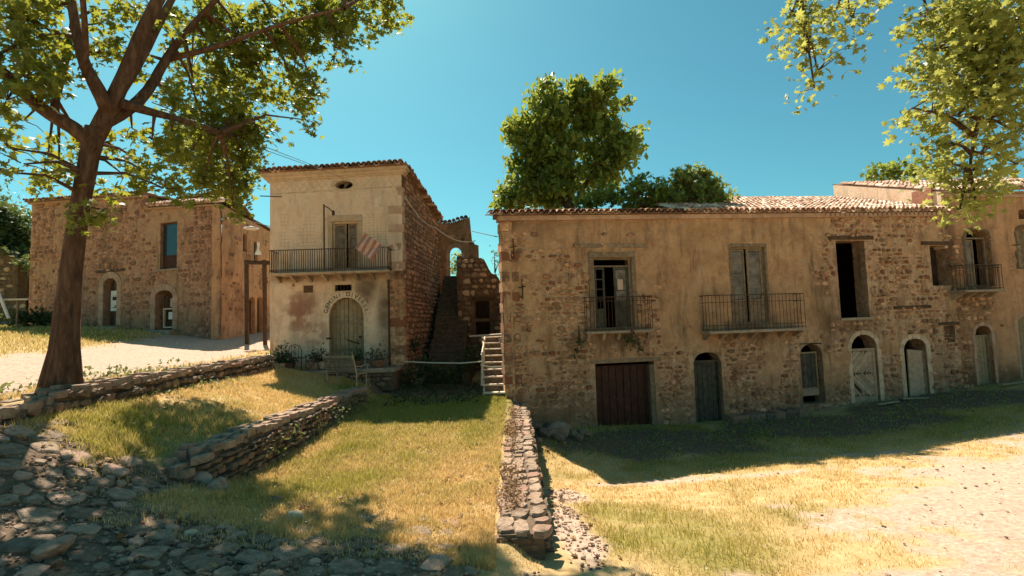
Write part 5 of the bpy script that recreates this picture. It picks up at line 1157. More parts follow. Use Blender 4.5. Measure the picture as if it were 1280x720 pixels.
# far left: bank, ruined wall with dark opening, railing
FL = Fr(P(-40, 340, 41).xy, P(37, 340, 41).xy); lw = thing('far_ruin', 'overgrown ruined rubble wall with dark doorway at the left edge under the hill', 'ruin', fr=FL)
l_o = op(FL, 22, 328, 34, 374); zz = [FL.uv(x, y)[1] for x, y in ((-30, 300), (0, 312), (20, 322), (36, 345))]; uu = [FL.uv(x, 340)[0] for x in (-30, 0, 20, 36)]
vtL = lambda x: float(np.interp(x, uu, zz)) + .15 * math.sin(x * 5)
facade('front_wall', FL, lw, FL.w, 3, vtL, [l_o], 'wallD', step=.25, amp=.1, thick=1.0, seed=81); it = wstones(FL.w, 3.5, vtL, [l_o], lambda a, b: .8, hr=(.25, .45), wr=(.3, .8), proud=(.06, .15)); pieces(lw, 'stone', it, STN_D, 'stoneD', FL, limit=60)
m = MB(FL); m.box(0, FL.w, 1.3, 1.5, 3, 7); m.build('inner_wall', 'void', lw)
rl_ = thing('pole_railing', 'pale pole railing with slanting white brace at the left edge', 'railing', P(10, 400, 24))
q = MB(); q.tube([P(-30, 375, 26), P(36, 374, 26)], .05, 6); q.build('rail', 'rope', rl_); q = MB(); q.tube([P(-8, 350, 25.9), P(11, 398, 25.8)], .07, 6); q.build('brace', 'white', rl_)
for px in (-12, 22): q = MB(); a = P(px, 374, 26); q.tube([Vector((a.x, a.y, H(a.x, a.y) - .1)), a], .04, 6); q.build('post', 'woodgrey', rl_)

# ================================================================ FOLIAGE
def leaf_shape(kind):
    if kind == 'plane':
        # five lobed, slightly folded
        a = [(-90, .10), (-50, .42), (-35, .24), (0, .5), (25, .28), (52, .55), (70, .30), (90, .62), (110, .30), (128, .55), (155, .28), (180, .5), (215, .24), (230, .42)]
        V = [(0, 0, 0)] + [(r * math.cos(R(t)), r * math.sin(R(t)) + .05, -abs(math.cos(R(t))) * r * .28 - .10 * r) for t, r in a]
        F = [(0, i + 1, (i + 1) % len(a) + 1) for i in range(len(a))]
    elif kind == 'fig':
        a = [(-90, .12), (-20, .42), (20, .26), (48, .5), (72, .28), (90, .6), (108, .28), (132, .5), (160, .26), (200, .42)]
        V = [(0, 0, 0)] + [(r * math.cos(R(t)), r * math.sin(R(t)), -abs(math.cos(R(t))) * r * .3) for t, r in a]; F = [(0, i + 1, (i + 1) % len(a) + 1) for i in range(len(a))]
    else:
        V = [(0, -.5, 0), (.3, 0, -.08), (0, .5, 0), (-.3, 0, -.08)]; F = [(0, 1, 2), (0, 2, 3)]
    return np.array(V, float), np.array(F)
def rotmats(n, tilt=.8, g=None):
    g = g or rng
    az = g.uniform(0, 2 * math.pi, n); ti = g.normal(.35, tilt, n); ro = g.normal(0, .5, n)
    cz, sz = np.cos(az), np.sin(az); ct, st = np.cos(ti), np.sin(ti); cr, sr = np.cos(ro), np.sin(ro); Z = np.zeros(n); O = np.ones(n)
    Rz = np.stack([cz, -sz, Z, sz, cz, Z, Z, Z, O], -1).reshape(n, 3, 3); Rx = np.stack([O, Z, Z, Z, ct, -st, Z, st, ct], -1).reshape(n, 3, 3); Ry = np.stack([cr, Z, sr, Z, O, Z, -sr, Z, cr], -1).reshape(n, 3, 3)
    return Rz @ Rx @ Ry
def leaves(parent, centers, sizes, kind, mat, name='foliage', singles=0, tilt=.8, partname='leaf'):
    V, F = leaf_shape(kind); n = len(centers); Rm = rotmats(n, tilt); C = np.asarray(centers); s = np.asarray(sizes)
    sel = np.zeros(n, bool)
    if singles:
        d = (C - np.array(CAM)); z = d @ np.array(fwd); x = 640 + FPX * (d @ np.array(rt)) / z; y = 360 - FPX * (d @ np.array(upv)) / z
        ap = np.where((z > .5) & (x > 0) & (x < 1280) & (y > 0) & (y < 720), s / z, -1); ids = np.argsort(-ap)[:singles]; ids = ids[ap[ids] > 0]; sel[ids] = True
    k = ~sel; X = C[k][:, None, :] + np.einsum('nij,vj->nvi', Rm[k], V) * s[k][:, None, None]; X = X.reshape(-1, 3)
    Ff = (F[None] + (np.arange(k.sum()) * len(V))[:, None, None]).reshape(-1, 3)
    Wi = np.array(WM[parent].inverted()) if parent else np.eye(4); X = X @ Wi[:3, :3].T + Wi[:3, 3]
    o = link(name, np_mesh(name, X, Ff), mat, parent, 'stuff')
    if singles:
        me = bpy.data.meshes.new(partname); me.from_pydata([tuple(v) for v in V], [], [tuple(int(q) for q in f) for f in F]); me.materials.append(MAT[mat])
        for i in np.nonzero(sel)[0]:
            T = Matrix.Identity(4); A_ = Rm[i] * s[i]
            for r in range(3):
                for c in range(3): T[r][c] = A_[r, c]
                T[r][3] = C[i][r]
            link(partname, me, mat, parent, M=T)
    return o
def tree(name, label, cat, base, limbs, blobs, size, kind, mat, tuft, per, singles=0, tr=.26, twig=True, group=None, barkname='trunk', tilt=.8, root=None):
    """limbs: list of (points, radii); blobs: (centre, rx, ry, rz, tufts)"""
    t = thing(name, label, cat, base, group)
    pts = []
    for i, (pp, rr) in enumerate(limbs):
        # refine the limb with bends
        out = []; ro = []
        for a in range(len(pp) - 1):
            n = max(2, int((Vector(pp[a + 1]) - Vector(pp[a])).length / .3))
            for k in range(n): f = k / n; out.append(Vector(pp[a]).lerp(Vector(pp[a + 1]), f)); ro.append(rr[a] + (rr[a + 1] - rr[a]) * f)
        out.append(Vector(pp[-1])); ro.append(rr[-1])
        for _ in range(3): out = [out[0]] + [(out[j - 1] + out[j] * 2 + out[j + 1]) / 4 for j in range(1, len(out) - 1)] + [out[-1]]
        q = MB(); q.tube(out, ro, 14 if i == 0 else 9, wob=.05); q.build(barkname if i == 0 else 'limb', 'bark', t, smooth=True)
        pts += out[(len(out) // 3 if i == 0 else 0):]
    tw = MB(); cs = []; ss = []
    for (c, rx, ry, rz, nt_) in blobs:
        c = Vector(c); near_ = min(pts, key=lambda p: (p - c).length)
        if twig:
            L = (c - near_).length; mid = near_.lerp(c, .5) + Vector((0, 0, L * .12)); tw.tube([near_, mid, c], [.035 + .006 * L, .024, .012], 5, cap=False)
        for _ in range(nt_):
            while True:
                d = Vector((random.uniform(-1, 1), random.uniform(-1, 1), random.uniform(-1, 1)))
                if d.length < 1: break
            d = d * (0.55 + .45 * d.length); p = c + Vector((d.x * rx, d.y * ry, d.z * rz))
            if twig:
                m_ = c.lerp(p, .55) + Vector((random.uniform(-.08, .08), random.uniform(-.08, .08), .05)); tw.tube([c.lerp(p, .08), m_, p], [.012, .008, .004], 3, cap=False)
            n = max(2, int(per * random.uniform(.6, 1.4)))
            for _ in range(n):
                e = Vector((random.gauss(0, 1), random.gauss(0, 1), random.gauss(-.15, .8))) * tr * .55; cs.append(tuple(p + e)); ss.append(size * random.uniform(.45, 1.3))
    if tw.v: tw.build('twigs', 'bark', t, 'stuff')
    leaves(t, cs, ss, kind, mat, 'crown', singles, tilt); return t
# big plane tree on the left; base swells, then the fork
D = 8.5
bx = P(77, 487, D); bz = 2.6
trunk = ([(bx.x, D, bz - .25), P(78, 476, D), P(80, 440, D), P(86, 370, D), P(93, 300, D), P(103, 240, D), P(112, 190, D), P(120, 160, D - .02)], [.30, .245, .20, .165, .148, .14, .14, .16])
limbs = [trunk,
 ([P(116, 178, D), P(92, 158, D - .1), P(60, 143, D - .3), P(35, 122, D - .5), P(15, 100, D - .7), P(-30, 60, D - 1.2)], [.14, .115, .105, .095, .085, .06]),
 ([P(120, 170, D), P(140, 130, D + .05), P(155, 100, D + .1), P(172, 50, D + .2), P(205, -15, D + .4), P(260, -120, D + .8)], [.15, .135, .12, .11, .10, .06]),
 ([P(132, 142, D), P(150, 112, D + .1), P(170, 84, D + .5), P(190, 45, D + .9), P(225, -20, D + 1.4)], [.10, .10, .09, .08, .05]),
 ([P(135, 140, D), P(122, 105, D - .2), P(105, 88, D - .3), P(97, 50, D - .3), P(86, -20, D - .2), P(70, -120, D)], [.12, .11, .09, .075, .065, .04]),
 ([P(106, 96, D - .3), P(108, 55, D - .5), P(105, 0, D - .9), P(95, -60, D - 1.2)], [.05, .045, .04, .03]),
 ([P(66, 140, D - .2), P(78, 95, D + .3), P(88, 55, D + .5), P(92, 10, D + .8)], [.06, .05, .045, .035]),
 ([P(124, 158, D), P(150, 146, D + .2), P(185, 118, D + .8), P(205, 75, D + 1.3), P(240, 30, D + 1.8), P(300, -30, D + 2)], [.09, .10, .09, .08, .06, .04]),
 ([P(155, 130, D), P(190, 142, D + .6), P(235, 150, D + 1.2), P(275, 165, D + 1.8)], [.09, .07, .05, .03]),
 ([P(205, 75, D + 1.3), P(270, 60, D + 1.5), P(350, 30, D + 1.7), P(430, 10, D + 1.8)], [.06, .05, .035, .02])]
BL = []
def bl(px, py, D_, r, n, ry=None, rz=None):
    rw = r / 640 * D_; BL.append((P(px, py, D_), rw, (ry or max(rw * 1.25, .7)), (rz / 640 * D_ if rz else rw), n))
for a in [(255, 25, 10.2, 42, 22), (300, 45, 10.2, 45, 26), (350, 35, 10.3, 45, 26), (395, 25, 10.3, 42, 24), (440, 15, 10.4, 38, 20), (485, 8, 10.5, 26, 12), (420, 55, 10.2, 28, 10), (370, 75, 10.2, 34, 12), (330, 95, 10.2, 34, 12), (285, 100, 10.2, 42, 24), (240, 85, 10.2, 30, 13), (250, 140, 10.2, 38, 20), (300, 150, 10.2, 34, 17), (272, 185, 10.2, 42, 24), (310, 200, 10.2, 24, 10), (235, 195, 10.2, 30, 12), (290, 235, 10.3, 26, 11), (255, 225, 10.2, 24, 9), (292, 262, 10.3, 13, 3), (372, 120, 10.2, 13, 5), (383, 150, 10.2, 9, 3), (395, 110, 10.2, 14, 4), (340, 165, 10.2, 7, 2), (318, 170, 10.2, 12, 4),
          (200, 225, 9.5, 22, 5), (180, 205, 9, 16, 4), (215, 170, 9.6, 20, 6), (190, 175, 9.2, 14, 4), (205, 235, 9, 18, 4), (150, 190, 9.3, 16, 3), (128, 262, 8.2, 11, 3), (120, 278, 8.2, 8, 2), (120, 230, 9.6, 12, 2), (150, 215, 9, 18, 4), (165, 160, 9.2, 14, 4),
          (20, 20, 8.2, 36, 20), (60, 15, 8.2, 30, 13), (15, 60, 7.8, 28, 13), (48, 45, 8, 26, 9), (30, 95, 7.6, 30, 14), (8, 125, 7.6, 26, 10), (55, 75, 8.3, 20, 6), (75, 55, 8.6, 18, 6), (30, 150, 8.6, 12, 3), (80, 100, 9, 16, 4), (95, 35, 9, 16, 4), (120, 30, 9, 18, 5), (125, 65, 9, 14, 3), (140, 12, 9.3, 26, 6), (60, 195, 9.2, 13, 3), (100, 185, 9.2, 14, 3), (75, 215, 9.6, 11, 2), (12, 185, 7.5, 17, 5), (30, 205, 7.5, 11, 3), (5, 215, 7.4, 9, 2), (285, 205, 12.2, 40, 24), (250, 185, 12.4, 34, 18), (300, 120, 12, 40, 20), (45, 225, 8.8, 8, 2), (170, 25, 9.8, 20, 5), (215, 45, 9.8, 24, 8), (165, 70, 9.6, 14, 3), (195, 105, 9.8, 22, 7), (225, 125, 9.8, 24, 8), (190, 10, 10, 22, 7)]:
    a = list(a)
    if a[0] > 225 and a[2] > 10: a[2] += 1.6 + .5 * math.sin(a[0]); a[3] = a[3]; a[4] = int(a[4] * 1.25)
    if a[0] < 245 and a[1] < 150: a[4] = max(2, int(a[4] * .55))
    elif a[0] < 200: a[4] = max(2, int(a[4] * .7))
    bl(*a)
# crown above the picture
for (x, y, z, rx, ry, rz, n) in [ (-3.2, 10.2, 11.2, 1.7, 1.5, .8, 22), (-9.3, 8.5, 9.8, 1.7, 1.7, 1.0, 14), (-5.4, 7.6, 11.2, 1.5, 1.3, .8, 8), (-9, 6.2, 9.0, 1.4, 1.2, .9, 8), (-4.8, 12.0, 10.8, 1.7, 1.3, .8, 12), (-10.2, 9.8, 8.0, 1.0, 1.2, .7, 4), (-7.3, 9.5, 12.6, 1.0, 1.0, .6, 4)]:
    BL.append(((x, y, z), rx, ry, rz, n))
PT = tree('plane_tree', 'tall plane tree with forked peeling trunk growing at the road wall on the left', 'tree', (bx.x, D, bz), limbs, BL, .185, 'plane', 'leaf', .2, 19, singles=260, tr=.25)
# buttress flutes of the trunk
for k in range(7):
    a = k * .9 + .3; r0 = .38; q = MB(); c = Vector((bx.x, D, bz)); e = Vector((math.cos(a), math.sin(a), 0))
    p1_ = Vector(P(86, 370, D)); q.tube([c + e * .27 - Vector((0, 0, .3)), c + e * .20 + Vector((0, 0, .2)), c.lerp(p1_, .45) + e * .15, p1_ + e * .12 + Vector((0, 0, .3))], [.12, .09, .065, .03], 8, wob=.06); q.build('root_flare', 'bark', PT, smooth=True)
# right plane tree, trunk outside the picture
BL = []
for a in [(990, 15, 8, 14, 6), (1003, 35, 8, 22, 9), (1008, 65, 8, 18, 7), (1022, 88, 8, 14, 5), (1018, 110, 8, 9, 3), (1045, 12, 8, 18, 6), (1065, 22, 8, 20, 7), (1085, 4, 8, 10, 3), (1160, 18, 7.6, 20, 9), (1190, 20, 7.6, 36, 24), (1230, 25, 7.6, 36, 24), (1265, 30, 7.6, 36, 24), (1175, 60, 7.6, 30, 16), (1215, 65, 7.6, 34, 22), (1255, 75, 7.6, 36, 24), (1150, 95, 7.5, 14, 4), (1180, 100, 7.6, 26, 11), (1222, 110, 7.6, 32, 18), (1262, 120, 7.6, 32, 18), (1140, 135, 7.4, 11, 3), (1165, 140, 7.5, 16, 6), (1195, 145, 7.5, 26, 11), (1235, 150, 7.6, 26, 10), (1195, 180, 7.5, 20, 7), (1190, 205, 7.5, 18, 6), (1210, 215, 7.5, 20, 8), (1205, 240, 7.5, 20, 7), (1222, 262, 7.5, 14, 4), (1200, 262, 7.5, 9, 2), (1270, 165, 7.6, 20, 7), (1272, 205, 7.6, 12, 4), (1225, 190, 7.5, 14, 4), (1235, 60, 7.6, 20, 4)]: bl(a[0], a[1], a[2], a[3], max(2, int(a[4] * .95)))
for (x, y, z, rx, ry, rz, n) in [(9, 7, 9.6, 2, 1.4, .8, 30), (11.5, 6.5, 9.5, 2.2, 1.8, 1, 36), (12, 4, 8.8, 2, 1.8, 1, 30), (10.5, 8.2, 8.2, 1.4, 1.0, .9, 18), (13.5, 7, 7.8, 1.5, 1.5, 1, 20)]: BL.append(((x, y, z), rx, ry, rz, n))
T2 = Vector((12.8, 6.2, .6)); tz_ = Vector((12.4, 6.3, 6.4))
limbs = [([T2 - Vector((0, 0, .3)), (12.7, 6.2, 2.5), (12.5, 6.25, 4.6), tz_], [.42, .33, .28, .26]),
 ([tz_ - Vector((0, 0, .2)), (11.0, 6.8, 8.0), (9.4, 7.3, 8.9), P(1190, -20, 7.6), P(1110, -15, 8), P(1000, 0, 8)], [.18, .13, .09, .07, .04, .02]), ([(11.0, 6.8, 8.0), P(1275, 60, 7.6), P(1240, 110, 7.6), P(1215, 170, 7.5), P(1212, 215, 7.5)], [.08, .06, .04, .03, .015]), ([tz_, (12.6, 5, 8.2), (12.2, 4, 9.0)], [.15, .1, .04])]
tree('plane_tree', 'plane tree whose yellow green leafy branches hang into the upper right corner', 'tree', T2, limbs, BL, .15, 'plane', 'leafy', .2, 16, singles=260, tr=.28)
# trees and shrubs growing out of the roofless end of the long house
BL = []
for a in [(660, 235, 23, 33, 60), (700, 230, 23, 36, 70), (745, 225, 23.4, 30, 55), (665, 195, 23, 26, 42), (660, 165, 23, 25, 36), (645, 160, 23, 14, 12), (690, 150, 23, 32, 60), (685, 125, 23, 22, 30), (720, 130, 23.2, 28, 44), (725, 165, 23.2, 36, 70), (750, 150, 23.2, 28, 46), (760, 108, 23.2, 13, 14), (745, 120, 23.2, 20, 24), (775, 170, 23.3, 22, 28), (775, 200, 23.3, 20, 26), (755, 195, 23.2, 28, 44), (700, 195, 23, 34, 60), (640, 245, 23, 17, 16), (782, 130, 23, 7, 4), (695, 108, 23, 8, 4), (790, 182, 23.3, 11, 7), (718, 110, 23.2, 12, 9), (632, 255, 22.8, 13, 9), (640, 172, 23, 11, 6), (800, 185, 23.3, 8, 3), (797, 165, 23.3, 6, 2), (672, 118, 23, 8, 3), (640, 205, 23, 10, 6), (768, 100, 23.2, 8, 4)]:
    px, py, D_, r, n = a; rw = r / 640 * D_; BL.append((P(px, py, D_ + random.uniform(-.5, .8)), rw, rw * 1.4, rw, n))
tb0 = P(712, 265, 23.4); limbs = [([(tb0.x, 23.4, 1), (tb0.x, 23.4, 6), tb0, P(712, 200, 23.3)], [.3, .25, .2, .12]), ([tb0, P(670, 200, 23.2), P(662, 165, 23.1)], [.13, .08, .04]), ([tb0, P(755, 190, 23.2), P(758, 130, 23.2)], [.13, .08, .03]), ([P(712, 200, 23.3), P(700, 140, 23.2)], [.09, .03])]
tree('roof_tree', 'big round green tree growing up through the roofless left end of the long house', 'tree', (tb0.x, 23.4, 1), limbs, BL, .33, 'simple', 'treeleaf', .3, 19, tr=.34, tilt=.9)
def bush(name, label, blobs, size, kind, mat, base, per=10, tr=.22, cat='bush'):
    b_ = Vector(base); st_ = [([b_, b_ + Vector((random.uniform(-.1, .1), 0, .35))], [.03, .02])]
    B_ = []
    for (px, py, D_, r, n) in blobs: rw = r / 640 * D_; B_.append((P(px, py, D_), rw, rw * 1.1, rw, n))
    return tree(name, label, cat, b_, st_, B_, size, kind, mat, .2, per, tr=tr, barkname='stem', tilt=.8)
bush('fig_bush', 'rounded fig bush spilling over the tiled eave right of the big roof tree', [(858, 238, 20.5, 22, 26), (880, 245, 20.6, 20, 20), (840, 246, 20.3, 16, 14), (896, 250, 20.6, 10, 8), (866, 222, 20.7, 16, 16), (848, 228, 20.7, 17, 15), (880, 228, 20.7, 17, 15), (832, 238, 20.5, 14, 11), (894, 240, 20.7, 14, 11)], .30, 'fig', 'figleaf', P(860, 262, 20.6), per=16)
bush('low_creeper', 'lighter green creeper lying along the broken roof edge below the big tree', [(745, 248, 20, 19, 18), (770, 245, 20, 19, 18), (795, 243, 20, 20, 18), (800, 228, 20.2, 15, 12), (815, 238, 20.2, 17, 14), (820, 250, 20, 14, 10), (730, 254, 20, 10, 6)], .24, 'fig', 'treeleaf', P(780, 262, 20.2), per=18)
bush('roof_plant', 'small tuft of leaves behind the tile ridge right of the fig bush', [(915, 243, 21.5, 9, 5)], .2, 'fig', 'figleaf', P(915, 252, 21.5), per=6)
bush('wall_top_bush', 'green bush growing over the pale gable wall above the right-hand roof', [(1095, 219, 27, 14, 12), (1120, 214, 27, 16, 16), (1145, 216, 27, 15, 14), (1165, 220, 27, 12, 9), (1105, 216, 27, 12, 9)], .3, 'fig', 'treeleaf', P(1125, 228, 27), per=14, tr=.28)
bush('doorway_shrub', 'sunlit green shrub seen through the arch of the ruined gatehouse', [(571, 330, 30.5, 12, 14), (574, 318, 30.5, 8, 10), (568, 338, 30.5, 12, 16), (578, 335, 30.5, 10, 12)], .2, 'fig', 'treeleaf', P(571, 345, 30.5), per=8)
bush('yellow_shrub', 'pale shrub on the ruin wall top beside the long house corner', [(618, 318, 24, 7, 5), (624, 328, 24, 6, 5), (620, 345, 24, 5, 3)], .16, 'fig', 'hillleaf', P(620, 350, 24), per=6)
bush('rubble_weed', 'pale leafy weed sprouting beside the rubble heap and low wall', [(690, 572, 14.4, 12, 8), (682, 564, 14.6, 7, 4), (702, 566, 14.6, 7, 4)], .13, 'simple', 'hillleaf', P(690, 580, 14.4), per=9, tr=.14, cat='weed')
bush('balcony_weed', 'dark weed growing under the left balcony on the long house wall', [(725, 430, 17.2, 7, 6), (722, 440, 17.2, 5, 3)], .14, 'simple', 'darkleaf', P(725, 420, 17.25), per=8, tr=.15, cat='weed')
bush('balcony_weed', 'dark weed hanging below the middle of the left balcony on the long house', [(790, 426, 17.4, 12, 10), (800, 432, 17.4, 7, 4)], .12, 'simple', 'darkleaf', P(790, 418, 17.5), per=8, tr=.12, cat='weed')
# dark hedge and plants
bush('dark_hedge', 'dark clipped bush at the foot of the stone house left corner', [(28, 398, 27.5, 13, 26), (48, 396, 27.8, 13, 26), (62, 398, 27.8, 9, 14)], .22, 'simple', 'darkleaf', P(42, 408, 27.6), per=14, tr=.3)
pots = [(350, 452, 18.7, .2, 'dark leafy plant in a pot at the far left end of the terrace'), (362, 452, 18.9, .2, 'dark potted shrub just behind the iron chair'), (352, 440, 19.1, .18, 'taller potted plant with reddish top against the pink wall'), (392, 452, 18.9, .18, 'potted shrub right of the garden table'), (402, 455, 19.0, .15, 'small potted plant beside the left jamb of the lettered door'), (447, 452, 19.0, .16, 'potted plant in the right corner of the lettered door'), (342, 458, 18.5, .2, 'low dark plant in a wide pot at the terrace corner'), (471, 458, 18.9, .26, 'dark bushy plant in a tub behind the bench')]
for i, (px, py, D_, r, lb_) in enumerate(pots):
    p = P(px, py, D_); x = p.x; zb = 2.06; t = pot(x, D_, zb, r, .28, lb_)
    cs = []; hgt = .65 if i == 2 else .4
    for _ in range(140): cs.append((x + random.gauss(0, r * .75), D_ + random.gauss(0, r * .7), zb + .28 + abs(random.gauss(0, hgt * .55))))
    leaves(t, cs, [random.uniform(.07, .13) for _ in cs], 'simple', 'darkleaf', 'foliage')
# far scrub on the hill
cs = []; ss = []
cl_ = [(random.uniform(-105, -52), random.uniform(44, 74)) for _ in range(170)]
for cx, cy in cl_:
    zc = H(cx, cy); r = random.uniform(1.2, 3.0)
    if zc < 5: continue
    for _ in range(190):
        d = rng.normal(0, .5, 3); cs.append((cx + d[0] * r, cy + d[1] * r, zc + r * .5 + d[2] * r * .8)); ss.append(random.uniform(.35, .7))
tag(leaves(None, cs, ss, 'simple', 'hillleaf', 'hillside_scrub'), 'green scrub covering the hillside behind the stone house', 'scrub', kind='stuff')
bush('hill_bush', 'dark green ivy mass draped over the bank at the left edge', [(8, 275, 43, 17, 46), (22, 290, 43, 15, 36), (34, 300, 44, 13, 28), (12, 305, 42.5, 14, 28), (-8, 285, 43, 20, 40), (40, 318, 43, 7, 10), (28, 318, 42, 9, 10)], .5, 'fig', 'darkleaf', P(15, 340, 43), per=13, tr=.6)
bush('bank_shrub', 'pale green shrub leaning over the ruined wall beside the stone house', [(30, 325, 40.5, 8, 9), (38, 332, 40.5, 5, 5), (4, 312, 40.5, 6, 5)], .4, 'fig', 'hillleaf', P(30, 340, 40.8), per=9, tr=.4)

# ================================================================ GRASS
def grass(name, label, n, xr_, yr_, hfun, seed, wid=.008, dens=None):
    g = np.random.default_rng(seed); x = g.uniform(*xr_, n); y = yr_[0] + (yr_[1] - yr_[0]) * g.random(n) ** 1.35
    px = x / y * 640 + 640; ok = (px > -60) & (px < 1340); x = x[ok]; y = y[ok]
    gr, sa, di = covers(x, y); cl = vnoise(x * 2.2, y * 2.2, 91) * .6 + vnoise(x * 7, y * 7, 92) * .6
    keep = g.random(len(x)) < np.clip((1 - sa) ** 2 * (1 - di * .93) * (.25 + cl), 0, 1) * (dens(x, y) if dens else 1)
    onw = (np.abs(x - .03) < .34) & (y > 6.2) & (y < 16.8); onw |= (np.abs(x - W2X + .1) < .33) & (y > 7.2) & (y < 16.7)
    x1 = W1A.x + (y - W1A.y) * (W1B.x - W1A.x) / (W1B.y - W1A.y); onw |= (np.abs(x - x1 + .25) < .33) & (y > 6.5) & (y < 17.7)
    onw |= (x > -9.3) & (x < -4.2) & (y > 18.1)
    keep &= ~onw; x = x[keep]; y = y[keep]; gr = gr[keep]; cl = cl[keep]; z = height(x, y) - .01; n = len(x)
    h = hfun(x, y, gr) * g.uniform(.45, 1.25, n) * (.5 + cl); a = g.uniform(0, 2 * math.pi, n); ln = g.uniform(.1, .7, n) * h; la = g.uniform(0, 2 * math.pi, n); w_ = wid * g.uniform(.7, 1.5, n) * (1 + np.maximum(0, y - 6) * .09)
    dx = np.cos(a) * w_ / 2; dy = np.sin(a) * w_ / 2; lx = np.cos(la) * ln; ly = np.sin(la) * ln
    V = np.stack([np.stack([x - dx, y - dy, z], -1), np.stack([x + dx, y + dy, z], -1), np.stack([x + dx * .7 + lx * .35, y + dy * .7 + ly * .35, z + h * .55], -1), np.stack([x - dx * .7 + lx * .35, y - dy * .7 + ly * .35, z + h * .55], -1), np.stack([x + lx, y + ly, z + h], -1)], 1).reshape(-1, 3)
    b = (np.arange(n) * 5)[:, None]; F = np.concatenate([b + [0, 1, 2], b + [0, 2, 3], b + [3, 2, 4]], 1).reshape(-1, 3)
    gg = np.clip(gr + g.normal(0, .22, n), 0, 1); mk = np.repeat(np.stack([gg, gg * 0, gg * 0, gg * 0 + 1], -1), 5, 0)
    print(name, n); return tag(link(name, np_mesh(name, V, F, mask=mk), 'blade'), label, 'grass', kind='stuff')
grass('lawn_grass', 'dry golden and green grass on the lower lawn between the stone walls', 190000, (-4.6, -.28), (5.6, 17.5), lambda x, y, g_: .075 + .05 * g_, 1)
grass('upper_lawn_grass', 'short grass of the upper terrace below the plane tree', 80000, (-8, -4.9), (6.6, 18), lambda x, y, g_: .07 + .04 * g_, 2)
grass('verge_grass', 'straw and green grass along the sunny verge before the long house', 210000, (.7, 24), (5, 18), lambda x, y, g_: .05 + .045 * g_, 3)
grass('roadside_grass', 'rough grass along the road in front of the stone house', 60000, (-30, -8), (9, 30), lambda x, y, g_: .12 + 0 * x, 4, .014)
grass('cobble_weeds', 'thin weeds growing between the foreground cobbles', 16000, (-7, .3), (3.8, 7.5), lambda x, y, g_: .05 + .05 * g_, 5)
# taller dark growth in the shade of the long house and in the alley
def tall(name, label, n, pts, hh, mat, seed):
    g = np.random.default_rng(seed); cs = []; ss = []
    for (x0, x1, y0, y1, k) in pts:
        m_ = int(n * k); x = g.uniform(x0, x1, m_); y = g.uniform(y0, y1, m_)
        z = height(x, y); cl = vnoise(x * 2.5, y * 2.5, 7)
        for i in range(m_):
            if g.random() < cl[i]: cs.append((x[i], y[i], z[i] + g.random() * hh * cl[i])); ss.append(g.uniform(.05, .12))
    return tag(leaves(None, cs, ss, 'simple', mat, name), label, 'weeds', kind='stuff')
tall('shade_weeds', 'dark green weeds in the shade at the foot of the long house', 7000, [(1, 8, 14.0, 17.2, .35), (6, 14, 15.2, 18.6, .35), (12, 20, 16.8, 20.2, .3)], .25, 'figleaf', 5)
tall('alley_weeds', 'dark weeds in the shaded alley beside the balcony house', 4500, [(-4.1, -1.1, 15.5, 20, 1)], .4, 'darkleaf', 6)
tall('wall_foot_weeds', 'dry tufts at the foot of the plane tree and along the road wall', 1800, [(-8.4, -7.0, 7.6, 13.5, 1)], .3, 'hillleaf', 8)
# stone ledge and timber scraps at the foot of the long house
lg = FC.M @ Vector((FC.uv(950, 520)[0], -.4, 0)); x0 = FC.uv(905, 520)[0]; x1 = FC.uv(996, 520)[0]
t = thing('stone_ledge', 'long low stone ledge at the foot of the wall between teal door and boarded arch', 'ledge', lg); x = x0
while x < x1:
    dx = random.uniform(.35, .7); g_ = FC.M @ Vector((x + dx / 2, -.35, 0)); zg = H(g_.x, g_.y); q = MB(FC); q.bev(x + .01, x + dx - .01, -.55, -.03, zg - .1, zg + .22 + random.uniform(-.03, .03), .03, .03); q.build('stone', 'stoneW', t); x += dx
for (px, L, dy, a_, lb_) in ((1092, 1.1, -.6, .2, 'fallen plank lying in the grass before the chevron door'), (1128, .9, -.5, -.3, 'short fallen plank between the two stone arches'), (1252, 1.6, -.5, .1, 'long grey timber lying against the foot of the corner house')):
    f_ = FC if px < 1190 else FE; p = f_.M @ Vector((f_.uv(px, 495)[0], dy, 0)); p.z = H(p.x, p.y) + .06; e = Vector((math.cos(a_ + .2), math.sin(a_ + .2), .02)) * L / 2
    q = MB(); q.beam(p - e, p + e, .14, .04); tag(q.build('fallen_plank', 'woodpale'), lb_, 'plank')
bush('stair_ivy', 'dark ivy spreading over the foot of the shaded stone stair', [(528, 455, 19.6, 12, 20), (548, 462, 19.4, 12, 18), (520, 430, 20.5, 9, 12), (580, 455, 19.8, 11, 16), (590, 440, 20.2, 9, 12), (512, 468, 19, 10, 12), (565, 468, 19.2, 10, 12)], .13, 'simple', 'darkleaf', P(550, 478, 19.4), per=16, tr=.24, cat='ivy')
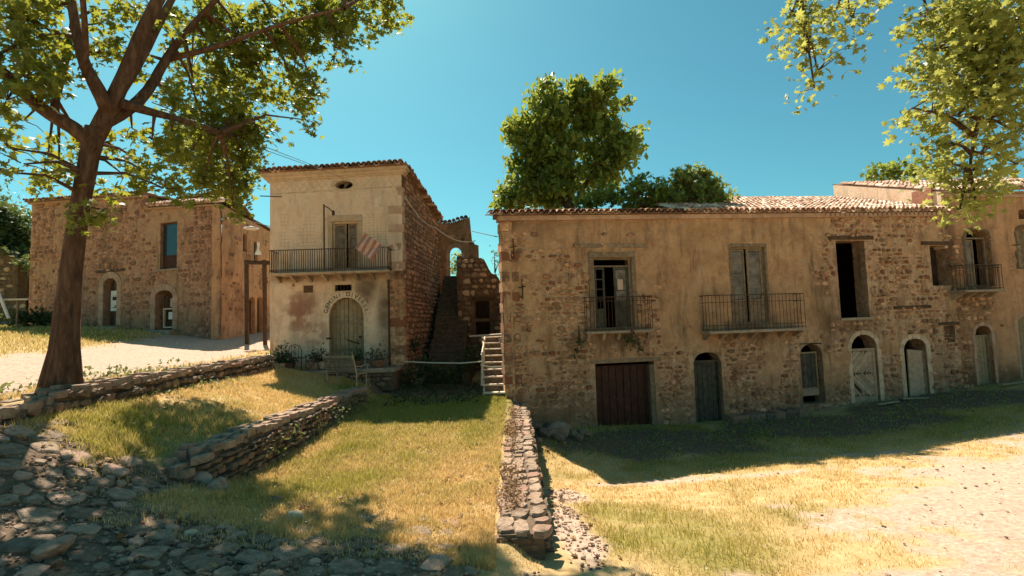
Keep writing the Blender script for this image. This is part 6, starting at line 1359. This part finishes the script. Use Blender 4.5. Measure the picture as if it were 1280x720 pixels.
# seed heads in the dry lawns, fallen leaves under the plane tree
g = np.random.default_rng(77); cs = []; ss = []
for (x0, x1, y0, y1, n, hh) in ((-4.4, -.4, 6, 15, 1500, .11), (.9, 14, 5.5, 13.5, 1700, .09), (-8, -5.2, 7, 16, 500, .09)):
    xx = g.uniform(x0, x1, n); yy = g.uniform(y0, y1, n); a_, b_, c_ = covers(xx, yy); zz = height(xx, yy)
    for i in range(n):
        if g.random() < (1 - b_[i]) * (1 - c_[i]): cs.append((xx[i], yy[i], zz[i] + hh * g.uniform(.6, 1.4))); ss.append(g.uniform(.012, .028))
tag(leaves(None, cs, ss, 'simple', 'flower', 'seed_heads'), 'pale seed heads and small flowers dotted through the dry grass', 'seed heads', kind='stuff')
cs = []; ss = []
xx = g.uniform(-7.5, 1.2, 1500); yy = g.uniform(3.8, 11, 1500); zz = height(xx, yy)
for i in range(1500):
    if abs(xx[i] - W2X) < .5 or abs(xx[i] - W3X) < .5: continue
    cs.append((xx[i], yy[i], zz[i] + .03)); ss.append(g.uniform(.05, .13))
o = leaves(None, cs, ss, 'plane', 'deadleaf', 'fallen_leaves', tilt=.25); tag(o, 'brown fallen plane leaves littering the cobbles and grass', 'fallen leaves', kind='stuff')
# dry creeping growth on the lawn side of the low wall top, weeds on the other walls
def wallweed(label, n, xf, yr, zf, mat, seed, sz=(.03, .08)):
    g = np.random.default_rng(seed); cs = []; ss = []
    for _ in range(n):
        y = g.uniform(*yr)
        if vnoise(np.array([y * 1.6]), np.array([seed * 1.0]), 5)[0] < g.uniform(.1, .7): continue
        cs.append((xf(y) + g.normal(0, .1), y, zf(y) + abs(g.normal(0, .04)))); ss.append(g.uniform(*sz))
    tag(leaves(None, cs, ss, 'simple', mat, 'creeping_weeds', tilt=.9), label, 'weeds', kind='stuff')
wallweed('dry reddish creeping weeds along the lawn side of the low wall top', 2600, lambda y: -.12, (6.9, 16), lambda y: 1.06 - .009 * (y - 6.2), 'deadleaf', 3)
wallweed('thin green weeds sprouting from the middle wall', 700, lambda y: W2X + .3, (7.6, 16), lambda y: 1.15 + random.random() * .4, 'hillleaf', 4, (.04, .1))
bpy.context.view_layer.update()
